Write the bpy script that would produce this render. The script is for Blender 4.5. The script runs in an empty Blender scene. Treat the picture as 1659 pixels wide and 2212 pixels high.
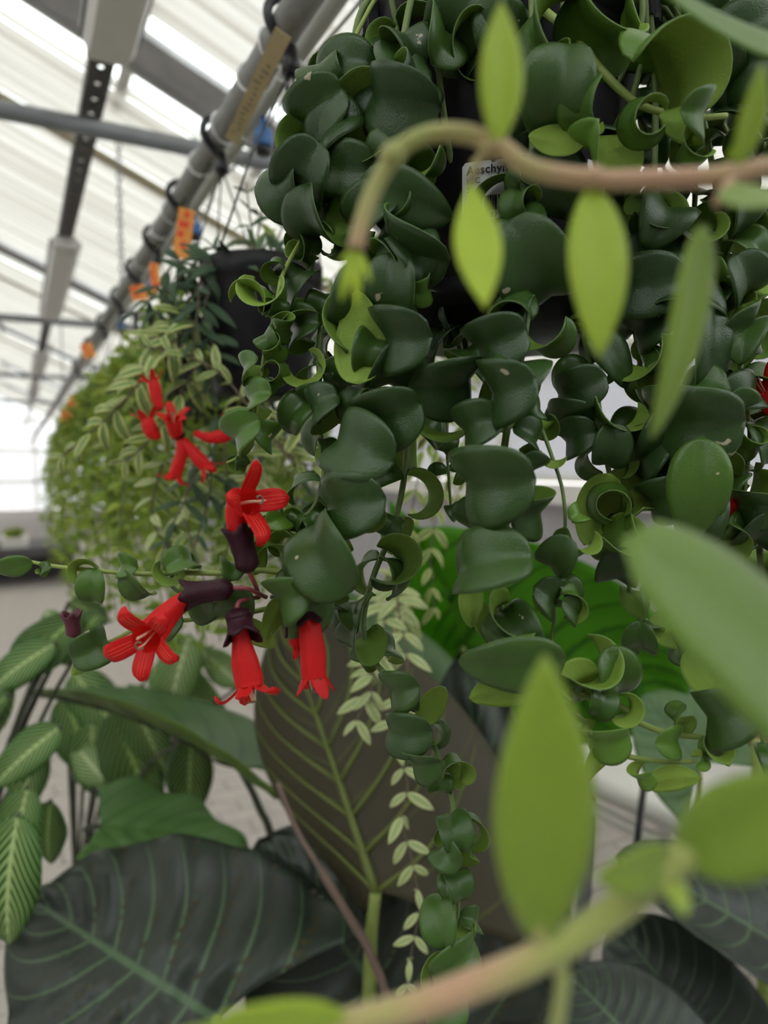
import bpy, bmesh, math, random
from mathutils import Vector, Matrix, Quaternion
R = math.radians
rnd = random.Random(7)
scene = bpy.context.scene
COL = scene.collection

# ------------------------------------------------------------------ camera
F = 1534.0
PSI, THETA = R(27.2), R(-3.95)
CAM = Vector((0, 0, 1.5))
c_r = Vector((math.cos(PSI), -math.sin(PSI), 0))
c_f = Vector((math.sin(PSI) * math.cos(THETA), math.cos(PSI) * math.cos(THETA), math.sin(THETA)))
c_u = c_r.cross(c_f)
def P(px, py, d):
    """point seen at that place of the photograph, at depth d metres"""
    return CAM + d * (c_f + c_r * ((px - 829.5) / F) + c_u * ((1106 - py) / F))
cd = bpy.data.cameras.new('camera'); cam = bpy.data.objects.new('camera', cd); COL.objects.link(cam)
cam.matrix_world = Matrix((( c_r.x, c_u.x, -c_f.x, CAM.x), (c_r.y, c_u.y, -c_f.y, CAM.y), (c_r.z, c_u.z, -c_f.z, CAM.z), (0, 0, 0, 1)))
cd.sensor_fit = 'VERTICAL'; cd.sensor_height = 34.6; cd.lens = F / 2212 * 34.6
cd.clip_start = 0.01
cd.dof.use_dof = True; cd.dof.focus_distance = 0.385; cd.dof.aperture_fstop = 5.2
scene.camera = cam

# ------------------------------------------------------------------ world and exposure
w = bpy.data.worlds.new('overcast_sky'); scene.world = w; w.use_nodes = True
bg = w.node_tree.nodes['Background']; bg.inputs[0].default_value = (1.0, 0.985, 0.96, 1); bg.inputs[1].default_value = 3.0
scene.view_settings.view_transform = 'Standard'; scene.view_settings.look = 'None'
scene.view_settings.gamma = 1; scene.view_settings.use_curve_mapping = False
scene.view_settings.exposure = 0.38

# ------------------------------------------------------------------ materials
def new_mat(name):
    m = bpy.data.materials.new(name); m.use_nodes = True
    nt = m.node_tree; b = nt.nodes['Principled BSDF']
    return m, nt, b
class NT:
    def __init__(s, nt): s.nt = nt
    def n(s, t, **kw):
        o = s.nt.nodes.new(t)
        for k, v in kw.items(): setattr(o, k, v)
        return o
    def put(s, sock, v):
        if hasattr(v, 'links') or hasattr(v, 'is_linked'): s.nt.links.new(v, sock)
        else: sock.default_value = v
    def m(s, op, a, b=0.0, c=None, clamp=False):
        o = s.n('ShaderNodeMath', operation=op); o.use_clamp = clamp
        s.put(o.inputs[0], a); s.put(o.inputs[1], b)
        if c is not None: s.put(o.inputs[2], c)
        return o.outputs[0]
    def mix(s, f, a, b):
        o = s.n('ShaderNodeMix', data_type='RGBA')
        s.put(o.inputs[0], f)
        for i, v in ((6, a), (7, b)):
            s.put(o.inputs[i], (*v, 1) if isinstance(v, tuple) and len(v) == 3 else v)
        return o.outputs[2]
    def noise(s, scale, detail=3, coord='Object', rough=.55):
        tc = s.n('ShaderNodeTexCoord'); o = s.n('ShaderNodeTexNoise')
        o.inputs['Scale'].default_value = scale; o.inputs['Detail'].default_value = detail; o.inputs['Roughness'].default_value = rough
        s.nt.links.new(tc.outputs[coord], o.inputs['Vector']); return o.outputs['Fac']
    def bump(s, b, h, strength=.2, dist=.001):
        o = s.n('ShaderNodeBump'); o.inputs['Strength'].default_value = strength; o.inputs['Distance'].default_value = dist
        s.put(o.inputs['Height'], h); s.nt.links.new(o.outputs[0], b.inputs['Normal'])
    def smooth(s, x, lo, hi):
        o = s.n('ShaderNodeMapRange', interpolation_type='SMOOTHSTEP')
        s.put(o.inputs[0], x); s.put(o.inputs[1], lo); s.put(o.inputs[2], hi); return o.outputs[0]

def simple(name, col, rough=.5, metal=0, var=0.0, scale=20, spec=.5, bump=0, bscale=None, trans=0):
    m, nt, b = new_mat(name); t = NT(nt)
    b.inputs['Roughness'].default_value = rough; b.inputs['Metallic'].default_value = metal
    b.inputs['Specular IOR Level'].default_value = spec
    if var:
        f = t.noise(scale)
        c2 = tuple(max(0, c * (1 - var)) for c in col); c1 = tuple(min(1, c * (1 + var)) for c in col)
        nt.links.new(t.mix(f, c2, c1), b.inputs['Base Color'])
    else: b.inputs['Base Color'].default_value = (*col, 1)
    if bump: t.bump(b, t.noise(bscale or scale * 3), bump)
    if trans: add_translucent(nt, b, col, trans)
    return m
def add_translucent(nt, b, col, amount):
    tr = nt.nodes.new('ShaderNodeBsdfTranslucent'); mx = nt.nodes.new('ShaderNodeMixShader')
    out = [n for n in nt.nodes if n.type == 'OUTPUT_MATERIAL'][0]
    mx.inputs[0].default_value = amount
    if hasattr(col, 'is_linked'): nt.links.new(col, tr.inputs[0])
    else: tr.inputs[0].default_value = (*col, 1)
    nt.links.new(b.outputs[0], mx.inputs[1]); nt.links.new(tr.outputs[0], mx.inputs[2]); nt.links.new(mx.outputs[0], out.inputs[0])

def leaf_side(name, old, young, rough, spec=.5, trans=.15, var=.25, bump=.25, scar=False, sheen=0):
    """one side of a fleshy leaf; the object's own colour holds its age (0 old .. 1 young)"""
    m, nt, b = new_mat(name); t = NT(nt)
    oi = t.n('ShaderNodeObjectInfo')
    sp = t.n('ShaderNodeSeparateColor'); nt.links.new(oi.outputs['Color'], sp.inputs[0])
    age = t.m('ADD', sp.outputs[0], t.m('MULTIPLY', t.m('SUBTRACT', oi.outputs['Random'], .5), .12), clamp=True)
    c = t.mix(age, old, young)
    f = t.noise(3.2, 3)
    dark = t.n('ShaderNodeMix', data_type='RGBA', blend_type='MULTIPLY'); dark.inputs[0].default_value = 1
    nt.links.new(c, dark.inputs[6]); nt.links.new(t.mix(f, (1 - var,) * 3, (1 + var,) * 3), dark.inputs[7])
    c = dark.outputs[2]
    if scar:      # a few dry beige scars, different on every leaf
        tc = t.n('ShaderNodeTexCoord'); ad = t.n('ShaderNodeVectorMath', operation='ADD'); nt.links.new(tc.outputs['Object'], ad.inputs[0])
        cx = t.n('ShaderNodeCombineXYZ'); r9 = t.m('MULTIPLY', oi.outputs['Random'], 90.0)
        for k in range(3): nt.links.new(r9, cx.inputs[k])
        nt.links.new(cx.outputs[0], ad.inputs[1]); nz = t.n('ShaderNodeTexNoise'); nz.inputs['Scale'].default_value = 5.0; nz.inputs['Detail'].default_value = 2
        nt.links.new(ad.outputs[0], nz.inputs['Vector']); c = t.mix(t.smooth(nz.outputs['Fac'], .735, .75), c, (.42, .37, .26))
    nt.links.new(c, b.inputs['Base Color'])
    b.inputs['Roughness'].default_value = rough; b.inputs['Specular IOR Level'].default_value = spec
    b.inputs['Sheen Weight'].default_value = sheen; b.inputs['Sheen Roughness'].default_value = .5      # fine down on the blade
    t.bump(b, t.noise(60, 2), bump, .004)
    add_translucent(nt, b, c, trans)
    return m
curl_top = leaf_side('curly_leaf_upper', (.024, .058, .014), (.13, .27, .026), .30, .42, .08, bump=.13, scar=True)
curl_und = leaf_side('curly_leaf_underside', (.13, .235, .03), (.32, .47, .075), .55, .25, .22, .12)
curl_rim = leaf_side('curly_leaf_margin', (.13, .22, .08), (.28, .42, .12), .6, .3, .1, .1)
CURL = [curl_top, curl_und, curl_rim]

def uv_parts(t):
    uv = t.n('ShaderNodeUVMap'); sp = t.n('ShaderNodeSeparateXYZ'); t.nt.links.new(uv.outputs[0], sp.inputs[0])
    v = t.m('ABSOLUTE', t.m('MULTIPLY', t.m('SUBTRACT', sp.outputs[0], .5), 2.0))
    return v, sp.outputs[1]
def vein_leaf(name, base, vein, N, k, vw, mid, rough=.4, spec=.5, trans=.1, soft=2.0, base2=None, vfade=.0, bump=.0):
    """leaf blade with a midrib and curved side veins in its own colour"""
    m, nt, b = new_mat(name); t = NT(nt)
    v, s = uv_parts(t)
    ph = t.m('SUBTRACT', t.m('MULTIPLY', s, float(N)), t.m('MULTIPLY', v, float(N) * k))
    fr = t.m('ABSOLUTE', t.m('SUBTRACT', t.m('FRACT', ph), .5))          # 0.5 on the vein, 0 between
    dist = t.m('SUBTRACT', .5, fr)
    wd = t.m('MULTIPLY', t.m('SUBTRACT', 1.15, v), vw)
    sv = t.m('SUBTRACT', 1.0, t.smooth(dist, t.m('MULTIPLY', wd, .35), t.m('MULTIPLY', wd, soft)))
    sm = t.m('SUBTRACT', 1.0, t.smooth(v, mid * .5, mid * 1.6))
    mask = t.m('MAXIMUM', t.m('MULTIPLY', sv, t.m('SUBTRACT', 1.0, t.m('MULTIPLY', v, vfade))), sm, clamp=True)
    f = t.noise(6, 3)
    bc = t.mix(f, tuple(c * .75 for c in base), base2 or tuple(c * 1.3 for c in base))
    c = t.mix(mask, bc, vein)
    nt.links.new(c, b.inputs['Base Color']); b.inputs['Roughness'].default_value = rough; b.inputs['Specular IOR Level'].default_value = spec
    t.bump(b, t.m('ADD', t.noise(40, 3), t.m('MULTIPLY', mask, .6)), .25 + bump, .003)
    if trans: add_translucent(nt, b, c, trans)
    return m
def edged_leaf(name, centre, margin, at=.55, rough=.45, trans=.2):
    """leaf with a wide cream margin"""
    m, nt, b = new_mat(name); t = NT(nt)
    v, s = uv_parts(t)
    f = t.m('ADD', v, t.m('MULTIPLY', t.m('SUBTRACT', t.noise(9, 2), .5), .5))
    mid = t.m('SUBTRACT', 1.0, t.smooth(v, .03, .1))
    c = t.mix(t.m('MAXIMUM', t.smooth(f, at - .1, at + .1), t.m('MULTIPLY', mid, .5)), centre, margin)
    oi = t.n('ShaderNodeObjectInfo')
    c = t.mix(t.m('MULTIPLY', oi.outputs['Random'], .35), c, centre)
    nt.links.new(c, b.inputs['Base Color']); b.inputs['Roughness'].default_value = rough
    add_translucent(nt, b, c, trans); return m

mat_edged = edged_leaf('cream_margined_leaf', (.15, .26, .06), (.68, .68, .26))
mat_pale = edged_leaf('pale_margined_leaf', (.36, .46, .18), (.68, .72, .36), .5)
mat_greyleaf = leaf_side('grey_green_leaf', (.036, .072, .036), (.12, .20, .08), .5, .3, .12)
mat_lush = leaf_side('small_green_leaf', (.085, .19, .022), (.48, .56, .075), .5, .25, .28)
mat_fgtop = leaf_side('lime_leaf_upper', (.14, .28, .035), (.58, .73, .05), .38, .55, .5, .1, sheen=.6)
mat_fgund = leaf_side('lime_leaf_underside', (.24, .40, .09), (.64, .78, .11), .5, .3, .5, .1, sheen=.6)
mat_tip = simple('pale_shoot_tip', (.50, .58, .20), .6, var=.1)
mat_stem = simple('green_stem', (.14, .20, .06), .6, var=.35, scale=60, bump=.2, bscale=900)
mat_stem_light = simple('light_green_stem', (.26, .34, .08), .6, var=.25, scale=60, bump=.2, bscale=900)
mat_rib = simple('olive_leaf_rib', (.105, .135, .022), .55, var=.2, scale=30)
mat_stem_dark = simple('dark_stem', (.05, .06, .035), .6, var=.3, scale=40)
mat_stem_brown = simple('brown_stem', (.12, .09, .06), .7, var=.3, scale=40)
def blush():
    m, nt, b = new_mat('blushed_stem'); t = NT(nt)
    f = t.smooth(t.noise(22, 2), .38, .62)
    nt.links.new(t.mix(f, (.32, .36, .09), (.48, .28, .17)), b.inputs['Base Color'])
    b.inputs['Roughness'].default_value = .75; t.bump(b, t.noise(2500, 1), .4)
    b.inputs['Sheen Weight'].default_value = .35
    return m
mat_fgstem = blush()
def petal():
    m, nt, b = new_mat('red_petal'); t = NT(nt)
    nt.links.new(t.mix(t.noise(120, 3), (.60, .006, .010), (.80, .022, .018)), b.inputs['Base Color'])
    b.inputs['Roughness'].default_value = .5; b.inputs['Specular IOR Level'].default_value = .3
    t.bump(b, t.noise(900, 2), .2); add_translucent(nt, b, (.80, .02, .012), .28); return m
mat_red = petal()
mat_redline = simple('orange_petal_streak', (.88, .10, .04), .5)
mat_maroon = simple('maroon_calyx', (.030, .005, .011), .45, var=.4, scale=200, spec=.22, bump=.3, bscale=900)
mat_pedicel = simple('pink_flower_stalk', (.28, .06, .07), .5, var=.2)
mat_cream = simple('cream_stamen', (.85, .62, .42), .5)
mat_anther = simple('brown_anther', (.20, .12, .07), .6)
mat_pot = simple('black_pot_plastic', (.009, .009, .010), .42, var=.3, scale=30, spec=.2, bump=.12, bscale=200)
mat_white = simple('white_paper', (.78, .78, .77), .6)
mat_ink = simple('black_ink', (.015, .015, .015), .7)
mat_clip = simple('black_plastic', (.016, .016, .018), .35)
mat_soil = simple('dark_potting_soil', (.045, .03, .02), .95, var=.5, scale=150, bump=.6)
mat_beam = simple('weathered_grey_beam', (.40, .40, .40), .6, .1, var=.35, scale=9)
mat_galv = simple('galvanised_steel', (.27, .285, .30), .5, .55, var=.25, scale=14)
mat_pipe = simple('grey_pipe', (.235, .235, .22), .5, .2, var=.25, scale=25)
mat_palepipe = simple('pale_plastic_pipe', (.50, .50, .44), .45, var=.08)
mat_alu = simple('white_painted_aluminium', (.66, .65, .60), .5, var=.06)
mat_lamp = simple('white_lamp_housing', (.60, .585, .55), .45, var=.05)
mat_lampdark = simple('grey_lamp_bracket', (.20, .20, .20), .5, .4)
mat_track = simple('dark_steel_track', (.075, .07, .065), .5, .5, var=.3, scale=20)
mat_tan = simple('tan_screen_band', (.46, .42, .30), .7, trans=.25)
mat_orange = simple('orange_price_card', (.85, .30, .05), .6, var=.3, scale=60)
mat_redprint = simple('red_card_print', (.80, .07, .02), .6)
mat_card = simple('yellowed_card', (.50, .40, .22), .7, var=.2, scale=30)
mat_blue = simple('blue_plastic_cap', (.05, .17, .42), .45)
mat_tie = simple('white_cable_tie', (.80, .80, .78), .5)
mat_terra = simple('terracotta_pot', (.13, .045, .03), .7, var=.25, scale=25)
mat_paver = simple('grey_concrete_paver', (.44, .40, .365), .85, var=.16, scale=7, bump=.3, bscale=160)
mat_grout = simple('sandy_joint', (.30, .27, .25), .95, var=.2, scale=30)
mat_wallgrey = simple('grey_wall_panel', (.36, .35, .36), .7, var=.15, scale=4)
mat_bench = simple('dark_bench', (.075, .07, .072), .7, var=.2)
mat_tray = simple('white_plastic_tray', (.66, .65, .60), .4)
def screen_cloth():
    """woven shade cloth: closed white strips and thin clearer ones, running down the slope"""
    m, nt, b = new_mat('white_shade_cloth'); t = NT(nt)
    b.inputs['Roughness'].default_value = .8
    tc = t.n('ShaderNodeTexCoord'); sp = t.n('ShaderNodeSeparateXYZ'); nt.links.new(tc.outputs['Object'], sp.inputs[0])
    def line(period, width):
        f = t.m('ABSOLUTE', t.m('SUBTRACT', t.m('FRACT', t.m('DIVIDE', sp.outputs[1], period)), .5)); return t.smooth(f, .5 - width, .5 - width * .3)
    mp = t.n('ShaderNodeMapping'); mp.inputs['Scale'].default_value = (.25, 9, .25); nt.links.new(tc.outputs['Object'], mp.inputs[0])
    nz = t.n('ShaderNodeTexNoise'); nz.inputs['Scale'].default_value = 1.6; nz.inputs['Detail'].default_value = 5; nt.links.new(mp.outputs[0], nz.inputs['Vector'])
    c = t.mix(t.smooth(nz.outputs['Fac'], .3, .7), (.58, .55, .495), (.86, .84, .79))
    c = t.mix(t.m('MULTIPLY', line(.165, .10), .55), c, (.42, .39, .32))
    nt.links.new(c, b.inputs['Base Color']); add_translucent(nt, b, c, .34); return m
mat_cloth = screen_cloth()
def glass():
    m, nt, b = new_mat('roof_glass'); t = NT(nt)
    out = [n for n in nt.nodes if n.type == 'OUTPUT_MATERIAL'][0]
    tr = t.n('ShaderNodeBsdfTransparent'); tr.inputs[0].default_value = (.93, .96, .97, 1)
    gl = t.n('ShaderNodeBsdfGlossy'); gl.inputs['Roughness'].default_value = .05
    mx = t.n('ShaderNodeMixShader'); mx.inputs[0].default_value = .06
    nt.links.new(tr.outputs[0], mx.inputs[1]); nt.links.new(gl.outputs[0], mx.inputs[2]); nt.links.new(mx.outputs[0], out.inputs[0]); return m
mat_glass = glass()
def frosted():
    m, nt, b = new_mat('frosted_wall_panel'); t = NT(nt)
    b.inputs['Base Color'].default_value = (.55, .55, .57, 1); b.inputs['Roughness'].default_value = .5
    add_translucent(nt, b, (.70, .71, .75), .36); return m
mat_frost = frosted()

# ------------------------------------------------------------------ mesh helpers
class MB:
    """collects shapes for ONE mesh object"""
    def __init__(s): s.v = []; s.f = []; s.mi = []; s.uv = {}
    def add(s, vs, fs, mi=0):
        o = len(s.v); s.v += [Vector(a) for a in vs]; s.f += [tuple(i + o for i in f) for f in fs]
        s.mi += (mi if isinstance(mi, list) else [mi] * len(fs))
    def box(s, c, size, mi=0, rot=None):
        x, y, z = (a / 2 for a in size); c = Vector(c)
        vs = [Vector((i * x, j * y, k * z)) for i in (-1, 1) for j in (-1, 1) for k in (-1, 1)]
        if rot is not None: vs = [rot @ q for q in vs]
        s.add([q + c for q in vs], [(0, 1, 3, 2), (4, 6, 7, 5), (0, 4, 5, 1), (2, 3, 7, 6), (0, 2, 6, 4), (1, 5, 7, 3)], mi)
    def tube(s, pts, rad, n=8, mi=0, cap=True, ring=None):
        pts = [Vector(p) for p in pts]; rad = rad if isinstance(rad, (list, tuple)) else [rad] * len(pts)
        fr = frames(pts); vs = []; fs = []
        for p, r, (t, a, b) in zip(pts, rad, fr):
            for j in range(n):
                h = 2 * math.pi * j / n
                vs.append(p + (a * math.cos(h) + b * math.sin(h)) * r)
        for i in range(len(pts) - 1):
            for j in range(n):
                fs.append((i * n + j, i * n + (j + 1) % n, (i + 1) * n + (j + 1) % n, (i + 1) * n + j))
        if cap: fs += [tuple(range(n - 1, -1, -1)), tuple((len(pts) - 1) * n + j for j in range(n))]
        s.add(vs, fs, mi)
    def lathe(s, c, prof, n=32, mi=0, axis=Vector((0, 0, 1))):
        vs = []; fs = []; q = Vector((0, 0, 1)).rotation_difference(axis); c = Vector(c)
        for r, z in prof:
            for j in range(n):
                h = 2 * math.pi * j / n; vs.append(c + q @ Vector((r * math.cos(h), r * math.sin(h), z)))
        for i in range(len(prof) - 1):
            for j in range(n): fs.append((i * n + j, i * n + (j + 1) % n, (i + 1) * n + (j + 1) % n, (i + 1) * n + j))
        s.add(vs, fs, mi)
    def mesh(s, name, mats, origin=(0, 0, 0), smooth=True):
        o = Vector(origin); me = bpy.data.meshes.new(name)
        me.from_pydata([q - o for q in s.v], [], s.f)
        for m in (mats if isinstance(mats, (list, tuple)) else [mats]): me.materials.append(m)
        me.polygons.foreach_set('material_index', s.mi)
        me.polygons.foreach_set('use_smooth', [smooth] * len(s.f)); me.update(); return me
    def build(s, name, mats, parent=None, smooth=True):
        """world-space shapes as a child of parent (things are only moved, never turned)"""
        return link(name, s.mesh(name, mats, origin_of(parent), smooth), parent)
def origin_of(o):
    p = Vector((0, 0, 0))
    while o is not None: p = p + o.location; o = o.parent
    return p
def link(name, data, parent=None):
    o = bpy.data.objects.new(name, data); COL.objects.link(o)
    if parent is not None: o.parent = parent
    return o
def tag(o, label=None, cat=None, group=None, kind=None):
    for k, v in (('label', label), ('category', cat), ('group', group), ('kind', kind)):
        if v: o[k] = v
    return o
def thing(name, loc, label, cat, group=None):
    o = bpy.data.objects.new(name, None); COL.objects.link(o); o.location = loc; o.empty_display_size = .02
    return tag(o, label, cat, group)
def struct(o): o['kind'] = 'structure'; return o
def frames(pts):
    out = []; a = None
    for i, p in enumerate(pts):
        t = (pts[min(i + 1, len(pts) - 1)] - pts[max(i - 1, 0)])
        t = t.normalized() if t.length > 1e-9 else Vector((0, 0, 1))
        if a is None:
            h = Vector((0, 0, 1)) if abs(t.z) < .9 else Vector((1, 0, 0)); a = h.cross(t).normalized()
        else:
            a = a - t * a.dot(t); a = a.normalized() if a.length > 1e-6 else t.orthogonal().normalized()
        out.append((t, a, t.cross(a)))
    return out
def spline(pts, step=6):
    pts = [Vector(p) for p in pts]; q = [2 * pts[0] - pts[1]] + pts + [2 * pts[-1] - pts[-2]]; out = []
    for i in range(1, len(q) - 2):
        p0, p1, p2, p3 = q[i - 1:i + 3]
        for k in range(step):
            u = k / step
            out.append(.5 * ((2 * p1) + (p2 - p0) * u + (2 * p0 - 5 * p1 + 4 * p2 - p3) * u * u + (3 * p1 - p0 - 3 * p2 + p3) * u ** 3))
    out.append(pts[-1]); return out
def PX(l): return [P(*a) for a in l]
def resample(pts, step):
    out = [pts[0]]; acc = 0
    for a, b in zip(pts, pts[1:]):
        L = (b - a).length
        while acc + L >= step and L > 0:
            u = (step - acc) / L; a = a + (b - a) * u; out.append(a); L = (b - a).length; acc = 0
        acc += L
    return out

def leaf_mesh(name, mats, width=.3, curl=0.0, cpow=1.2, start=0.0, vee=.3, droop=.4, twist=0.0, thick=.02, ns=14, nv=6, shape=(.75, .8), tipcurl=0.0, wob=0.0, seed=0, sbend=0.0):
    """closed leaf, one unit long, from its base at the origin along +Y, upper side +Z"""
    rr = random.Random(seed); p0 = Vector((0, 0, 0)); ang = start; rows = []
    ph = rr.uniform(0, 6); cs = []
    for i in range(ns + 1):
        s = i / ns
        if i:
            ang = start - curl * (s ** cpow) - tipcurl * max(0, s - .7) / .3
            p0 = p0 + Vector((0, math.cos(ang), math.sin(ang))) / ns
        wv = width * max(.0, math.sin(math.pi * min(1, s ** shape[0]))) ** shape[1]
        wv = max(wv, .018 if s < .5 else .004)
        tw = twist * s
        T = Vector((0, math.cos(ang), math.sin(ang))); N = Vector((0, -math.sin(ang), math.cos(ang))); X = Vector((1, 0, 0))
        X2 = X * math.cos(tw) + N * math.sin(tw); N2 = N * math.cos(tw) - X * math.sin(tw)
        row = []
        for j in range(nv + 1):
            v = 2 * j / nv - 1; av = abs(v)
            h = wv * (vee * av ** 1.25 - droop * av ** 3) + wob * wv * av * math.sin(9 * s + ph + (2 if v > 0 else 0))
            row.append((p0 + X2 * (wv * v * (1 - .18 * droop * av)) + N2 * h, N2, v, s))
        rows.append(row); cs.append(p0)
    W = nv + 1; vs = []; uv = []
    for side in (1, -1):
        for row in rows:
            for p, n, v, s in row:
                taper = 1 - .6 * abs(v) ** 3
                vs.append(p + n * (side * thick * .5 * taper)); uv.append((v * .5 + .5, s))
    K = W * (ns + 1); fs = []; mi = []
    for i in range(ns):
        for j in range(nv):
            a, b, c, d = i * W + j, i * W + j + 1, (i + 1) * W + j + 1, (i + 1) * W + j
            fs.append((a, b, c, d)); mi.append(0)
            fs.append((a + K, d + K, c + K, b + K)); mi.append(1)
    rim = [j for j in range(nv + 1)] + [i * W + nv for i in range(1, ns + 1)] + [ns * W + j for j in range(nv - 1, -1, -1)] + [i * W for i in range(ns - 1, 0, -1)]
    for a, b in zip(rim, rim[1:] + rim[:1]): fs.append((b, a, a + K, b + K)); mi.append(min(2, len(mats) - 1))
    me = bpy.data.meshes.new(name); me.from_pydata([tuple(q) for q in vs], [], fs)
    for m in mats: me.materials.append(m)
    if len(mats) == 1: mi = [0] * len(mi)
    elif len(mats) == 2: mi = [min(i, 1) for i in mi]
    me.polygons.foreach_set('material_index', mi); me.polygons.foreach_set('use_smooth', [True] * len(fs))
    ul = me.uv_layers.new(name='UVMap')
    for l in me.loops: ul.data[l.index].uv = uv[l.vertex_index]
    me.update()
    lo = Vector((min(v[k] for v in vs) for k in range(3))); hi = Vector((max(v[k] for v in vs) for k in range(3)))
    me['mid'] = list((lo + hi) / 2)
    return me

def basis(y, z):
    y = y.normalized(); x = y.cross(z)
    x = x.normalized() if x.length > 1e-5 else y.orthogonal().normalized()
    return Matrix((x, y, x.cross(y))).transposed()
def put_leaf(me, parent, base, y, z, L, age=0.0, name='leaf'):
    o = link(name, me, parent)
    o.matrix_basis = Matrix.Translation(base - origin_of(parent)) @ basis(y, z).to_4x4() @ Matrix.Scale(L, 4)
    o.color = (age, 0, 0, 1); return o

# ------------------------------------------------------------------ the greenhouse
TAN = math.tan(R(23)); RX, RZ0 = -2.5, 3.47
Y0, Y1, XW, XL = -2.0, 26.0, 3.0, -8.0
def roof_z(x): return RZ0 - TAN * x if x >= RX else RZ0 - TAN * RX + TAN * (x - RX)
ROT_R = Matrix.Rotation(R(23), 3, 'Y'); ROT_L = Matrix.Rotation(R(-23), 3, 'Y')

floor = MB(); floor.box((-2.5, 12, -.06), (11, 28, .1)); floor = struct(floor.build('floor', mat_grout))
# pavers: the aisle in view, laid in running bond; the largest in the picture are single pieces
pav = []
for i in range(-10, 200):
    for j in range(-22, 16):
        pav.append((j * .204 + (.102 if i % 2 else 0), i * .104 + .6))
def inview(p):
    q = p - CAM; d = q.dot(c_f)
    if d < .3: return None
    x, y = 829.5 + F * q.dot(c_r) / d, 1106 - F * q.dot(c_u) / d
    return (d, x, y) if -60 < x < 320 and 1150 < y < 2260 else None
near = []; rest = []
for x, y in pav:
    k = inview(Vector((x, y, 0)))
    (near if k else rest).append((k[0] if k else 99, x, y))
near.sort(); rest += near[300:]; near = near[:300]
def paver_shape(m, c):
    x, y, z = c; a, b, h = .1, .05, .012
    vs = [(x - a, y - b, z - h), (x + a, y - b, z - h), (x + a, y + b, z - h), (x - a, y + b, z - h)]
    e = .004
    vs += [(x - a, y - b, z - e), (x + a, y - b, z - e), (x + a, y + b, z - e), (x - a, y + b, z - e)]
    vs += [(x - a + e, y - b + e, z), (x + a - e, y - b + e, z), (x + a - e, y + b - e, z), (x - a + e, y + b - e, z)]
    fs = [(k, (k + 1) % 4, 4 + (k + 1) % 4, 4 + k) for k in range(4)] + [(4 + k, 4 + (k + 1) % 4, 8 + (k + 1) % 4, 8 + k) for k in range(4)] + [(8, 9, 10, 11)]
    m.add(vs, fs)
m = MB(); paver_shape(m, (0, 0, 0)); pm = m.mesh('paver', mat_paver, smooth=False)
for d, x, y in near:
    o = link('paver', pm, floor); o.location = (x, y, rnd.uniform(-.0015, .0015)); o.rotation_euler.z = rnd.uniform(-.006, .006)
m = MB()
for d, x, y in rest:
    if y < 15: paver_shape(m, (x, y, 0))
tag(m.build('paving', mat_paver, floor, False), kind='stuff')

# side wall to the right: sill wall, frosted panels, mullions, eaves beam
m = MB(); m.box((XW + .06, 12, .62), (.12, 28, 1.24)); wr = struct(m.build('wall_right', mat_wallgrey, None, False))
for i in range(14):
    y = -1 + i * 2
    m = MB(); m.box((XW + .03, y, 1.76), (.02, 1.94, .76)); m.build('panel', mat_frost, wr, False)
    m = MB(); m.box((XW, y + 1, 1.76), (.06, .05, .78)); m.build('mullion', mat_alu, wr, False)
m = MB(); m.box((XW - .02, 12, 1.31), (.2, 28, .12)); m.box((XW, 12, 1.40), (.08, 28, .04)); m.build('sill', mat_alu, wr, False)
m = MB(); m.box((XW, 12, 2.14), (.14, 28, .13)); m.build('eaves_beam', mat_alu, wr, False)
m = MB(); m.box((XL - .06, 12, 1.1), (.12, 28, 2.2)); struct(m.build('wall_left', mat_frost, None, False))
m = MB(); m.add([(XL, Y0, 0), (XW, Y0, 0), (XW, Y0, roof_z(XW)), (RX, Y0, roof_z(RX)), (XL, Y0, roof_z(XL))], [(4, 3, 2, 1, 0)]); struct(m.build('wall_near_unseen', mat_wallgrey, None, False))  # unseen grey end wall, added to cut fill light from behind the camera
# far gable wall
m = MB(); m.add([(XL, Y1, 0), (XW, Y1, 0), (XW, Y1, roof_z(XW)), (RX, Y1, roof_z(RX)), (XL, Y1, roof_z(XL))], [(0, 1, 2, 3, 4)])
wf = struct(m.build('wall_far', mat_frost, None, False))
for x in [-7, -5.5, -4, -2.5, -1, .5, 2]:
    m = MB(); m.box((x, Y1 - .05, roof_z(x) / 2), (.08, .06, roof_z(x))); m.build('mullion', mat_alu, wf, False)
for z in (.9, 1.9, 2.9):
    m = MB(); hw = 11 if z < 2.1 else 11 * (roof_z(RX) - z) / (roof_z(RX) - roof_z(XW)); m.box((-2.5, Y1 - .05, z), (hw, .06, .1)); m.build('rail', mat_alu, wf, False)
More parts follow.
